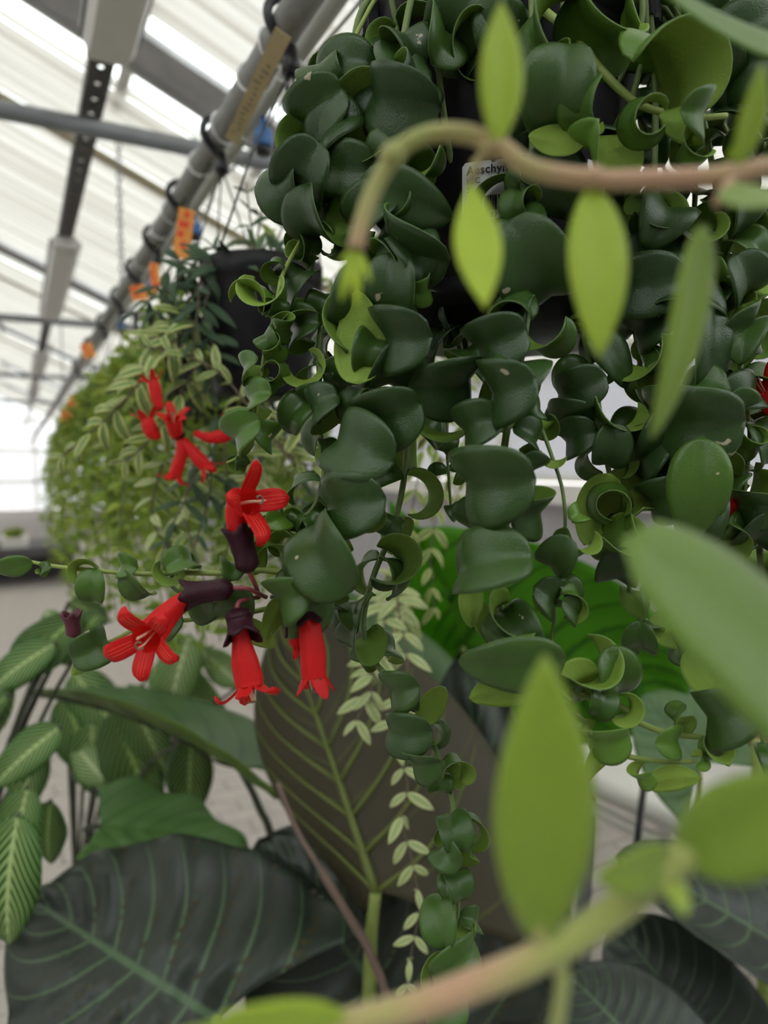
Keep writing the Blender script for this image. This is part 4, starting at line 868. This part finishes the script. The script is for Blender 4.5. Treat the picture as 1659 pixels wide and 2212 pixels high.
# ------------------------------------------------------------------ big-leaved plants standing on the floor
def blade(name, mats, Lg, width, N, k, ripple, back=.55, bend=.0, cup=.0, ns=44, nv=22, wave=.0, seed=0, shape=.62, asym=0):
    """arrow-shaped blade: petiole joint at origin, tip at +Y, raised side veins"""
    rr = random.Random(seed); vs = []; uv = []; W = nv + 1; th = .0016; ph = rr.uniform(0, 6)
    for side in (1, -1):
        for i in range(ns + 1):
            s = i / ns
            for j in range(nv + 1):
                v = 2 * j / nv - 1; av = abs(v)
                wv = width * (max(0.0, 1 - s) ** shape) * (1 + .55 * s - .1 * s * s)
                y = s - back * (1 - s) ** 2 * av ** 1.15 * (1.1 - .25 * av * av)
                x = v * wv * (1 - .22 * (1 - s) ** 3 * av * av)
                if v * asym > 0: x *= 1 - .68 * (1 - s) ** 1.6; y = s - .1 * (1 - s) ** 2 * av
                f = (s * N - av * N * k) % 1.0; dv = abs(abs(f - .5) - .5) * 2      # 0 on vein, 1 between
                z = ripple * (dv ** .6) * min(1, av * 5) * (1 - .5 * s) * (1 - .55 * av)
                z += cup * av * av * wv + wave * av ** 2 * math.sin(N * .9 * (s - av * k) * 3.1 + ph + (1.7 if v > 0 else 0)) - bend * y * y
                z += .3 * ripple * math.sin(7 * s + 5 * v + ph)
                vs.append(((x * Lg), (y * Lg), z * Lg + side * th * .5)); uv.append((v * .5 + .5, s))
    K = W * (ns + 1); fs = []; mi = []
    for i in range(ns):
        for j in range(nv):
            a = i * W + j; q = (a, a + 1, a + W + 1, a + W); fs.append(q); mi.append(0); fs.append(tuple(K + x for x in reversed(q))); mi.append(1)
    rim = [j for j in range(W)] + [i * W + nv for i in range(1, ns + 1)] + [ns * W + j for j in range(nv - 1, -1, -1)] + [i * W for i in range(ns - 1, 0, -1)]
    for a, b in zip(rim, rim[1:] + rim[:1]): fs.append((b, a, a + K, b + K)); mi.append(1)
    me = bpy.data.meshes.new(name); me.from_pydata(vs, [], fs)
    for m_ in mats: me.materials.append(m_)
    me.polygons.foreach_set('material_index', mi); me.polygons.foreach_set('use_smooth', [True] * len(fs))
    ul = me.uv_layers.new(name='UVMap')
    for l in me.loops: ul.data[l.index].uv = uv[l.vertex_index]
    me.update(); return me
def big_leaf(parent, base, tip, nrm, width, mats, pet=None, pmat=None, prad=.008, N=7, k=.35, ripple=.02, name='leaf', ribs=0, ribmat=None, **kw):
    """blade from petiole joint to tip; nrm = direction its upper side faces"""
    y = tip - base; Lg = y.length; me = blade('big_leaf', mats, Lg, width, N, k, ripple, **kw)
    o = link(name, me, parent); o.matrix_basis = Matrix.Translation(base - origin_of(parent)) @ basis(y, nrm).to_4x4()
    if pet:
        m = MB(); pts = spline([base] + pet, 6); m.tube(pts, [prad * (.7 + .5 * i / len(pts)) for i in range(len(pts))], 10); m.build('petiole', pmat or mat_stem_light, parent)
    if ribs:      # raised ribs on the underside
        Q = basis(y, nrm); bend = kw.get('bend', 0); cup = kw.get('cup', 0); back = kw.get('back', .55); shp = kw.get('shape', .62)
        def pt(s, v):
            av = abs(v); wv = width * max(0, 1 - s) ** shp * (1 + .55 * s - .1 * s * s); yy = s - back * (1 - s) ** 2 * av ** 1.15 * (1.1 - .25 * av * av)
            z = cup * av * av * wv - bend * yy * yy; asq = 1
            if v * kw.get('asym', 0) > 0: asq = 1 - .68 * (1 - s) ** 1.6; yy = s - .1 * (1 - s) ** 2 * av
            return base + Q @ Vector((asq * v * wv * (1 - .22 * (1 - s) ** 3 * av * av) * Lg, yy * Lg, z * Lg - .002))
        m = MB(); m.tube([pt(u / 20 * .97, 0) for u in range(21)], [.0062 * (1 - .75 * u / 20) for u in range(21)], 8); m.build('midrib', ribmat, o) if False else None
        mm = MB(); mm.tube([pt(u / 20 * .97, 0) for u in range(21)], [.0060 * (1 - .75 * u / 20) for u in range(21)], 8)
        rib = mm.mesh('midrib', ribmat, base); ro = link('midrib', rib, o); ro.matrix_basis = o.matrix_basis.to_3x3().inverted().to_4x4()
        for q in range(ribs):
            s0 = q / N
            for sg in (-1, 1):
                mm = MB(); pp = [pt(min(.985, s0 + k * u), sg * max(.01, u)) for u in [i / 10 * .93 for i in range(11)]]
                mm.tube(pp, [.0032 * (1 - .72 * i / 10) for i in range(11)], 6)
                ro = link('side_vein', mm.mesh('side_vein', ribmat, base), o); ro.matrix_basis = o.matrix_basis.to_3x3().inverted().to_4x4()
    return o
def floor_pot(t, c, Rr, H, mat=mat_pot):
    pot_shape(Vector((c[0], c[1], H + .002)), Rr, H).build('pot', mat, t)
    m = MB(); m.lathe((c[0], c[1], H - .02), [(.001, 0), (Rr * .92, -.004)], 24); m.build('soil', mat_soil, t)
al_top = vein_leaf('alocasia_upper', (.024, .036, .024), (.075, .13, .06), 8, .35, .045, .022, .38, .4, .03, bump=.1)
al_und = vein_leaf('alocasia_underside', (.052, .045, .024), (.07, .08, .02), 7, .35, .03, .012, .5, .3, .10)
al_mid = vein_leaf('alocasia_inner_half', (.040, .052, .036), (.13, .24, .05), 7, .35, .03, .02, .42, .5, .05)
al_green = vein_leaf('bright_green_blade', (.10, .33, .012), (.045, .17, .01), 8, .4, .10, .02, .4, .3, .5)
al_soft = vein_leaf('soft_green_blade', (.085, .17, .050), (.06, .13, .04), 7, .4, .10, .03, .45, .45, .2)
al_lite = vein_leaf('light_green_blade', (.17, .33, .10), (.12, .26, .07), 7, .4, .10, .03, .45, .4, .25)
al_soft_u = vein_leaf('soft_green_blade_underside', (.13, .22, .035), (.10, .17, .03), 7, .4, .06, .03, .5, .4, .25)
stripe = vein_leaf('striped_leaf', (.034, .115, .014), (.50, .64, .26), 11, .42, .22, .06, .45, .3, .2, 1.2)
stripe_d = vein_leaf('dark_striped_leaf', (.026, .078, .011), (.30, .45, .12), 12, .42, .20, .06, .45, .3, .2, 1.2)
stripe_p = vein_leaf('pale_striped_leaf', (.10, .21, .04), (.66, .76, .42), 10, .42, .20, .06, .45, .3, .25, 1.2)

# the tall dark alocasia in the middle
ac = P(840, 3300, .95); A1 = thing('dark_elephant_ear', (ac.x, ac.y, 0), 'elephant-ear plant with huge dark bronze leaves on yellow-green stalks', 'potted plant')
floor_pot(A1, (ac.x, ac.y), .16, .26); root = Vector((ac.x, ac.y, .24))
big_leaf(A1, P(812, 1925, .86), P(625, 1345, 1.0), (c_r * .10 + Vector((0, 0, .25)) + c_f * .95), .62, [al_top, al_und], [P(800, 2060, .90), P(800, 2350, .95), root], mat_stem_light, .010, N=8, k=.48, ripple=.006, back=.5, cup=.42, bend=.05, ribs=8, ribmat=mat_rib, asym=1, seed=1)
# dark leaf at the lower left, upper side to the viewer
big_leaf(A1, P(470, 2205, .82), P(38, 1925, .92), (-c_f * .75 + Vector((0, 0, .62)) + c_r * .1), .66, [al_top, al_und], [P(500, 2300, .90), P(700, 2700, .95), root], mat_stem_light, .010, N=8, k=.30, ripple=.075, back=.45, bend=.12, wave=.03, cup=-.1, seed=2)
big_leaf(A1, P(900, 2230, .93), P(545, 1840, .95), (-c_f * .7 + Vector((0, 0, .5)) - c_r * .4), .62, [al_top, al_und], [P(900, 2350, .95), P(860, 2700, .95), root], mat_stem_light, .009, N=8, k=.30, ripple=.075, back=.5, bend=.15, wave=.03, seed=3)
big_leaf(A1, P(1075, 2215, 1.03), P(1005, 1410, 1.10), (c_r * -.15 + Vector((0, 0, .2)) - c_f * .9), .27, [al_top, al_und], [P(1080, 2500, 1.03), root + Vector((.04, .02, .1)), root], mat_stem_light, .008, N=8, k=.3, ripple=.04, back=.5, bend=.1, seed=4)
m = MB(); m.tube(spline([P(600, 1690, .90), P(640, 1790, .885), P(700, 1890, .87), P(760, 1990, .865), P(800, 2060, .87), P(840, 2200, .88), P(830, 2500, .93), root + Vector((-.02, 0, 0))], 6), [.0035] * 12 + [.0055] * 31, 8)
m.build('dried_leaf_edge', simple('dry_brown_edge', (.16, .11, .085), .7, var=.3, scale=40), A1)
# soft green leaves on dark stalks at the left
sc_ = P(560, 3400, 1.42); A2 = thing('soft_green_elephant_ear', (sc_.x, sc_.y, 0), 'elephant-ear plant with soft mid-green leaves on dark stalks behind the bronze one', 'potted plant')
floor_pot(A2, (sc_.x, sc_.y), .14, .24, mat_terra); root = Vector((sc_.x, sc_.y, .22))
big_leaf(A2, P(515, 1655, 1.20), P(130, 1395, 1.29), (Vector((0, 0, .95)) + c_r * .35 + c_f * .25), .48, [al_soft, al_soft_u], [P(558, 1740, 1.21), P(592, 1860, 1.24), P(610, 2300, 1.30), root], mat_stem_dark, .0075, N=6, k=.4, ripple=.02, back=.35, bend=.25, cup=.25, ribs=5, ribmat=mat_stem_dark, seed=5)
big_leaf(A2, P(215, 1785, 1.10), P(545, 1815, 1.16), (Vector((0, 0, .9)) - c_f * .5), .36, [al_lite, al_soft_u], [P(190, 1800, 1.12), P(300, 1900, 1.22), root + Vector((0, 0, .3)), root], mat_stem_dark, .006, N=6, k=.4, ripple=.03, back=.1, bend=.15, cup=.2, wave=.05, seed=6)
big_leaf(A2, P(870, 1540, 1.19), P(600, 1265, 1.24), (Vector((0, 0, .6)) - c_f * .8), .5, [al_soft, al_soft_u], [P(860, 1800, 1.22), P(740, 2300, 1.28), root], mat_stem_dark, .007, N=7, k=.4, ripple=.03, back=.5, bend=.1, seed=7)
# bright back-lit leaf to the right
bc_ = P(1150, 3100, 1.52); A3 = thing('bright_green_elephant_ear', (bc_.x, bc_.y, 0), 'plant with one huge bright green translucent leaf behind the curly hanging stems', 'potted plant')
floor_pot(A3, (bc_.x, bc_.y), .14, .24); root = Vector((bc_.x, bc_.y, .22))
big_leaf(A3, P(1000, 1400, 1.36), P(1470, 1500, 1.44), (c_f * .9 + Vector((0, 0, .45))), .62, [al_green, al_green], [P(1080, 1600, 1.42), P(1130, 2300, 1.5), root], mat_stem_light, .007, N=8, k=.4, ripple=.05, back=.45, bend=.08, seed=8)
big_leaf(A3, P(975, 1190, 1.48), P(1020, 1470, 1.52), (-c_f * .6 + Vector((0, 0, .4))), .5, [al_green, al_green], [P(1000, 1700, 1.54), P(1100, 2400, 1.53), root], mat_stem_light, .006, N=8, k=.4, ripple=.03, seed=9)
# dark leaves at the lower right
dc_ = P(1600, 3000, 1.2); A4 = thing('dark_corrugated_elephant_ear', (dc_.x, dc_.y, 0), 'very dark ribbed elephant-ear plant standing in front of the white bench', 'potted plant')
floor_pot(A4, (dc_.x, dc_.y), .15, .25); root = Vector((dc_.x, dc_.y, .23))
big_leaf(A4, P(1720, 2060, .95), P(1350, 1830, 1.0), (Vector((0, 0, .8)) - c_f * .3 - c_r * .1), .42, [al_top, al_top], [P(1720, 2300, 1.0), P(1680, 2700, 1.1), root], mat_stem_light, .008, N=9, k=.3, ripple=.03, bend=.1, cup=.2, seed=10)
big_leaf(A4, P(1520, 2230, .95), P(1330, 1990, 1.0), (Vector((0, 0, .6)) - c_f * .7), .7, [al_top, al_top], [P(1540, 2500, 1.05), P(1600, 2700, 1.1), root], mat_stem_light, .008, N=9, k=.3, ripple=.03, bend=.1, seed=11)
big_leaf(A4, P(1390, 2270, .86), P(1230, 2100, .92), (Vector((0, 0, .7)) - c_f * .6), .9, [al_top, al_top], [P(1420, 2500, .93), P(1580, 2800, 1.08), root], mat_stem_light, .008, N=9, k=.3, ripple=.03, bend=.1, seed=12)
big_leaf(A4, P(1510, 1650, 1.1), P(1390, 1500, 1.15), (Vector((0, 0, .5)) - c_f * .8), .8, [al_soft, al_soft_u], [P(1520, 1900, 1.15), P(1580, 2500, 1.2), root], mat_stem_light, .006, N=7, k=.35, ripple=.03, seed=13)
m = MB(); m.tube(spline([P(1640, 1600, 1.02), P(1640, 1900, 1.05), P(1650, 2200, 1.1), root], 5), .010, 10); m.build('petiole', mat_stem_light, A4)
# striped foliage plants at the left
ZL = [leaf_mesh('striped_leaf_%d' % k, [mt], width=wd, curl=c, vee=.35, droop=.25, thick=.006, ns=20, nv=10, shape=(.72, .75), twist=tw, wob=.12, seed=k) for k, (mt, wd, c, tw) in enumerate(((stripe, .27, .6, .1), (stripe_d, .28, .5, -.1), (stripe_p, .26, .4, .15), (stripe, .25, 1.0, -.3)))]
def striped_plant(root_px, lab, leaves):
    c = P(*root_px); t = thing('striped_foliage_plant', (c.x, c.y, 0), lab, 'potted plant', 'striped foliage plants on the floor')
    floor_pot(t, (c.x, c.y), .12, .22); rt = Vector((c.x, c.y, .20)); top = rt + Vector((0, 0, .35))
    m = MB(); m.tube([rt, rt + Vector((.01, .0, .2)), top], .008, 8); m.build('stem', mat_stem_dark, t)
    for bx, by, bd, tx, ty, td, v, nz in leaves:
        b_, t_ = P(bx, by, bd), P(tx, ty, td); y = t_ - b_; L = y.length * (1.08 if v != 3 else 1.25)
        put_leaf(ZL[v], t, b_, y, (Vector((0, 0, nz * .55)) - c_f * (1 - nz * .4)), L)
        m = MB(); m.tube(spline([b_, b_ + (top - b_) * .4 + Vector((0, 0, .05)), top + Vector((0, 0, -.05))], 5), [.0035] * 6 + [.0045] * 5, 7); m.build('petiole', mat_stem_dark, t)
striped_plant((200, 3100, 1.72), 'striped foliage plant with pale-veined hanging leaves below the red flowers', [
    (410, 1370, 1.47, 350, 1560, 1.42, 2, .5), (280, 1480, 1.44, 340, 1670, 1.40, 0, .3), (250, 1530, 1.47, 320, 1770, 1.42, 1, .3), (415, 1590, 1.34, 400, 1780, 1.31, 1, .2), (330, 1440, 1.52, 480, 1560, 1.47, 2, .6), (200, 1560, 1.52, 190, 1740, 1.52, 0, .5), (160, 1450, 1.57, 260, 1600, 1.52, 0, .6), (140, 1500, 1.57, 200, 1690, 1.52, 1, .4), (230, 1690, 1.47, 150, 1600, 1.52, 2, .7), (520, 1480, 1.47, 430, 1400, 1.50, 2, .6), (450, 1560, 1.44, 560, 1640, 1.42, 0, .5), (250, 1900, 1.47, 180, 1830, 1.47, 0, .8)])
striped_plant((-150, 2900, 1.2), 'striped foliage plant with arching dark leaves at the aisle edge', [
    (120, 1390, 1.05, -40, 1480, 1.0, 0, .7), (170, 1330, 1.1, 0, 1470, 1.0, 1, .6), (130, 1400, 1.1, 90, 1310, 1.15, 2, .7), (220, 1320, 1.1, 120, 1430, 1.08, 1, .7), (10, 1430, 1.05, -60, 1620, 1.0, 2, .5), (130, 1570, 1.0, -30, 1690, .95, 0, .6), (90, 1600, 1.05, 20, 1760, 1.0, 3, .4), (60, 1700, .95, 10, 1900, .92, 0, .3), (40, 1760, .84, -20, 2060, .80, 0, .15), (110, 1730, 1.0, 90, 1880, 1.0, 1, .4), (20, 1500, 1.0, -60, 1560, 1.0, 1, .6), (150, 1300, 1.15, 250, 1340, 1.2, 0, .7)])
striped_plant((930, 3100, 2.05), 'striped foliage plant with pale leaves seen between the hanging stems', [
    (1000, 1270, 1.73, 920, 1440, 1.68, 2, .5), (930, 1290, 1.68, 980, 1400, 1.68, 2, .6), (900, 1240, 1.78, 1000, 1330, 1.73, 2, .6), (960, 1380, 1.68, 920, 1450, 1.63, 0, .5), (1020, 1330, 1.73, 1000, 1450, 1.68, 0, .5), (860, 1220, 1.78, 900, 1330, 1.78, 1, .6), (640, 1060, 1.98, 560, 1010, 1.98, 0, .8), (700, 1080, 1.98, 620, 1120, 1.98, 0, .8)])

# ------------------------------------------------------------------ bench and things at the lower right
bp = P(1330, 1760, 1.55)
bt = thing('white_bench', (bp.x + .5, bp.y, 0), 'low bench with a rounded white plastic edge, carrying a terracotta pot', 'bench')
a, b = P(1150, 1640, 1.75), P(1900, 1960, 1.15); dirv = (b - a).normalized(); b = b + dirv * .1; b.z = a.z = (a.z + b.z) / 2 + .0
n_ = dirv.cross(Vector((0, 0, 1))).normalized()
if n_.dot(c_f) < 0: n_ = -n_
m = MB(); m.tube([a, b], .022, 14); m.tube([a - Vector((0, 0, .06)), b - Vector((0, 0, .06))], .014, 12); m.build('rolled_edge', mat_tray, bt)
m = MB(); m.add([a, b, b + n_ * .8, a + n_ * .8, a - Vector((0, 0, .03)), b - Vector((0, 0, .03)), b + n_ * .8 - Vector((0, 0, .03)), a + n_ * .8 - Vector((0, 0, .03))], [(0, 1, 2, 3), (7, 6, 5, 4), (0, 4, 5, 1), (1, 5, 6, 2), (2, 6, 7, 3), (3, 7, 4, 0)]); m.build('tray', mat_tray, bt, False)
for u, v in ((.1, .1), (.9, .1), (.1, .7), (.9, .7)):
    q = a + (b - a) * u + n_ * v; m = MB(); m.tube([(q.x, q.y, a.z - .02), (q.x, q.y, 0)], .02, 10); m.build('leg', mat_galv, bt)
tz = a.z + .002
tc = P(1530, 1715, 1.55); q = a + (b - a) * .55 + n_ * .3
tpot = thing('terracotta_pot', (q.x, q.y, tz), 'brown terracotta pot with a small white tag standing on the white bench', 'pot')
m = pot_shape(Vector((q.x, q.y, tz + .13)), .085, .13, .75); m.build('body', mat_terra, tpot)
tg = q - n_ * .085; m = MB(); m.box((tg.x - n_.x * .001, tg.y - n_.y * .001, tz + .06), (.03, .03, .002), rot=Matrix((dirv, Vector((0, 0, 1)), n_)).transposed()); m.build('tag', mat_white, tpot, False)
st = P(1352, 2020, 1.24); m = MB(); m.tube([P(1392, 1690, 1.28), P(1372, 1850, 1.26), Vector((st.x, st.y, .0))], .006, 8)
o = m.mesh('plant_stake', mat_clip, (st.x, st.y, 0)); o = tag(link('plant_stake', o), 'thin black stake standing in front of the white bench edge', 'stake'); o.location = (st.x, st.y, 0)
pp = P(1448, 1300, 2.7); m = MB(); m.tube([Vector((pp.x, pp.y, 0)), Vector((pp.x, pp.y, 1.45))], .028, 14)
o = tag(link('post', m.mesh('post', mat_alu, (pp.x, pp.y, 0))), 'white round post standing behind the bright green leaf', 'post'); o.location = (pp.x, pp.y, 0)
pp = P(1085, 1150, 2.0); m = MB(); m.tube([Vector((pp.x, pp.y, 0)), Vector((pp.x, pp.y, 1.9))], .02, 14)
o = tag(link('post', m.mesh('post', mat_alu, (pp.x, pp.y, 0))), 'slim white post seen between the hanging stems, near the long window sill', 'post'); o.location = (pp.x, pp.y, 0)
# dark display bench far down the aisle
q = P(20, 1190, 9.0); fb = thing('display_bench', (q.x, q.y, 0), 'long dark bench far down the aisle at the floor edge', 'bench')
m = MB(); m.box((q.x - 1.2, q.y, .42), (4.0, 1.2, .1)); m.build('top', mat_bench, fb, False)
m = MB(); m.box((q.x - 1.2, q.y + .3, .18), (3.9, .5, .36)); m.build('base', mat_bench, fb, False)
for k in range(2):
    x = q.x - .35 + k * .42; tt = thing('tray_plant', (x, q.y - .3, .47), ['small leafy plant in a dark tray on the far dark bench', 'small leafy plant in a white tray on the far dark bench'][k], 'potted plant', 'plants on the far dark bench')
    m = MB(); m.box((x, q.y - .3, .53), (.3, .3, .12)); m.build('tray', mat_tray if k % 2 else mat_bench, tt, False)
    m = MB(); rr = random.Random(k)
    for z in range(60):
        d = Vector((rr.uniform(-1, 1), rr.uniform(-1, 1), rr.uniform(.3, 1.3))).normalized(); x_ = d.orthogonal() * .02; p_ = Vector((x, q.y - .3, .57)) + d * .08; m.add([p_ - d * .06, p_ + x_, p_ + d * .09, p_ - x_], [(0, 1, 2, 3)])
    fo = m.build('foliage', mat_lush, tt); fo['kind'] = 'stuff'; fo.color = (.5, 0, 0, 1)

# ------------------------------------------------------------------ the near, blurred shoots
fp = P(2500, 1000, .42); FG = thing('lime_trailing_plant', fp - Vector((0, 0, .12)), 'trailing plant with smooth lime green pointed leaves on arching pinkish stems', 'potted plant')
pot_shape(fp, .06, .12).build('pot', mat_pot, FG)
m = MB(); m.lathe(fp, [(.001, -.012), (.055, -.016)], 24); m.build('soil', mat_soil, FG)
m = MB()
for k in range(3): aa = 2.1 * k; m.tube([fp + Vector((math.cos(aa) * .06, math.sin(aa) * .06, -.01)), fp + Vector((0, 0, .5))], .0015, 6)
m.tube([fp + Vector((0, 0, .5)), Vector((fp.x, fp.y, roof_z(fp.x) - .1))], .002, 6); m.build('hanger_string', mat_clip, FG)
def PF(x, y, d): return P(x, y, d * (.8 if d < .3 else .8 + (d - .3) * 1.7 if d < .42 else 1))
def PFX(l): return [PF(*a) for a in l]
FL = [leaf_mesh('lime_leaf_%d' % k, [mat_fgtop, mat_fgund], width=wd, curl=c, vee=.25, droop=.15, thick=.022, ns=16, nv=8, shape=sh, twist=tw) for k, (wd, c, tw, sh) in enumerate(((.19, .25, .1, (.9, .85)), (.165, -.2, 0, (1.0, 1.0)), (.25, .3, 0, (.8, .7)), (.10, .5, .2, (.8, .7)), (.23, .25, 0, (.88, .42)), (.115, .35, .25, (.75, .6)), (.172, .25, .08, (.9, .8))))]
def fg_leaf(o, bx, by, bd, tx, ty, td, v, age, face=1, tilt=Vector((0, 0, 0))):
    b_, t_ = PF(bx, by, bd), PF(tx, ty, td); return put_leaf(FL[v], o, b_, t_ - b_, -c_f * face + tilt, (t_ - b_).length * 1.03, age)
m, pts = vine(FG, PFX([(2500, 1010, .42), (2300, 620, .30), (2000, 420, .215), (1700, 365, .20), (1570, 380, .198), (1400, 388, .198), (1280, 388, .198), (1150, 365, .198), (1080, 318, .198), (1010, 290, .198), (930, 290, .198), (865, 322, .198), (815, 395, .2), (785, 470, .2), (768, 540, .2)]), .0025, mat_fgstem, n=12, taper=.75)
for x, y in ((1060, 315), (1280, 385), (1570, 380), (850, 335)): m.lathe(PF(x, y, .198), [(.0004, -.0032), (.0024, -.0016), (.0028, 0), (.0024, .0016), (.0004, .0032)], 10, axis=c_r)
o1 = m.build('stem', mat_fgstem, FG)
fg_leaf(o1, 1072, 318, .196, 1100, 0, .185, 0, .85, 1, c_r * .4)
fg_leaf(o1, 1018, 392, .2, 1044, 675, .192, 1, .95)
m = MB(); m.tube([PF(1060, 320, .198), PF(1030, 350, .199), PF(1017, 400, .2)], .0011, 8); m.build('leaf_stalk', mat_fgstem, o1)
fg_leaf(o1, 1280, 395, .2, 1308, 745, .19, 6, .8)
fg_leaf(o1, 1590, 370, .198, 1665, 150, .18, 0, .75, 1, c_r * .3); fg_leaf(o1, 1580, 395, .195, 1720, 480, .17, 2, .35, -1)
m = MB(); sp = spline(PFX([(1590, 370, .198), (1550, 440, .193), (1490, 560, .188), (1462, 700, .186), (1455, 820, .188), (1468, 930, .19)]), 6)
m.tube(sp[:7], .0013, 10); m.build('leaf_stalk', mat_fgstem, o1)
bl = put_leaf(FL[5], o1, PF(1520, 490, .19), PF(1462, 930, .19) - PF(1520, 490, .19), c_r * .3 - c_f * .9, (PF(1462, 930, .19) - PF(1520, 490, .19)).length * 1.05, .35); bl.scale = bl.scale * 1.0
fg_leaf(o1, 1570, 345, .2, 1625, 270, .19, 3, .6)
for tx, ty in ((735, 640), (770, 650), (800, 600), (735, 560)):
    q = fg_leaf(o1, 768, 535, .2, tx, ty, .197, 3, 1.0)
fg_leaf(o1, 1800, 120, .25, 1340, 10, .24, 2, .0, -1, Vector((0, 0, -.9)))
m = MB(); m.tube(spline([PF(1800, 120, .25), PF(1900, 250, .23), PF(2000, 420, .215)], 4), .0016, 8); m.build('leaf_stalk', mat_fgstem, o1)
m, pts = vine(FG, PFX([(2500, 1010, .42), (2300, 1250, .30), (2000, 1560, .20), (1750, 1720, .172), (1600, 1780, .168), (1460, 1860, .165), (1330, 1965, .165), (1190, 2055, .165), (1030, 2125, .165), (860, 2185, .166), (560, 2260, .17), (300, 2330, .175)]), .0034, mat_fgstem, n=12, taper=.8)
for x, y in ((1460, 1860), (1190, 2055)): m.lathe(PF(x, y, .165), [(.0004, -.0045), (.0028, -.0022), (.0032, 0), (.0028, .0022), (.0004, .0045)], 10, axis=(c_r * .8 + c_u * .5).normalized())
o2 = m.build('stem', mat_fgstem, FG)
fg_leaf(o2, 1165, 2040, .165, 1195, 1460, .152, 6, .45)
m = MB(); m.tube([PF(1190, 2055, .165), PF(1165, 2030, .165), PF(1162, 1990, .165)], .0016, 8); m.build('leaf_stalk', mat_fgstem, o2)
m = MB(); m.tube(spline(PFX([(1200, 2060, .165), (1215, 2120, .165), (1195, 2260, .168)]), 4), .0014, 8); m.build('leaf_stalk', mat_fgstem, o2)
fg_leaf(o2, 1195, 2255, .168, 1150, 2600, .17, 0, .6)
fg_leaf(o2, 1470, 1855, .165, 1800, 1700, .14, 2, .4, 1, Vector((0, 0, .6)))
fg_leaf(o2, 1455, 1860, .165, 1320, 1910, .15, 2, .55, 1); fg_leaf(o2, 1450, 1865, .166, 1470, 1985, .155, 2, .8, -1)
fg_leaf(o2, 1860, 1660, .19, 1455, 1150, .16, 4, .12, 1, Vector((0, 0, .9)))
fg_leaf(o2, 760, 2225, .167, 480, 2235, .155, 2, .8, 1); fg_leaf(o2, 640, 2260, .168, 300, 2320, .15, 2, .6, 1)

# ------------------------------------------------------------------ past 300 leaves on one plant, the smallest in view are joined
bpy.context.view_layer.update()
def screen_size(o):
    q = o.matrix_world.translation - CAM; d = q.dot(c_f)
    if d < .05: return 0
    x, y = 829.5 + F * q.dot(c_r) / d, 1106 - F * q.dot(c_u) / d
    return o.matrix_world.to_scale()[1] / d * (1 if -60 < x < 1720 and -60 < y < 2270 else .01)
for root in [o for o in list(scene.objects) if o.parent is None and o.type == 'EMPTY']:
    lv = [g for st in root.children if not st.name.startswith('flower') for g in st.children if g.name.split('.')[0] == 'leaf']
    hand = lambda o: 1 if o.get('hand') else 0
    if len(lv) <= 300: continue
    lv.sort(key=lambda o: (-hand(o), -screen_size(o)))
    bm = bmesh.new(); mats = []; age = 0
    for o in lv[300:]:
        n0, f0 = len(bm.verts), len(bm.faces); bm.from_mesh(o.data); bm.verts.ensure_lookup_table(); bm.faces.ensure_lookup_table()
        M4 = Matrix.Translation(-root.location) @ o.matrix_world
        for v in bm.verts[n0:]: v.co = M4 @ v.co
        for m_ in o.data.materials:
            if m_ not in mats: mats.append(m_)
        for f_ in bm.faces[f0:]: f_.material_index = mats.index(o.data.materials[f_.material_index])
        age += o.color[0] / (len(lv) - 300)
    me = bpy.data.meshes.new('inner_foliage'); bm.to_mesh(me); bm.free()
    for m_ in mats: me.materials.append(m_)
    fo = link('inner_foliage', me, root); fo['kind'] = 'stuff'; fo.color = (age, 0, 0, 1)
    for o in lv[300:]: bpy.data.objects.remove(o)
for o in scene.objects:
    if 'hand' in o: del o['hand']
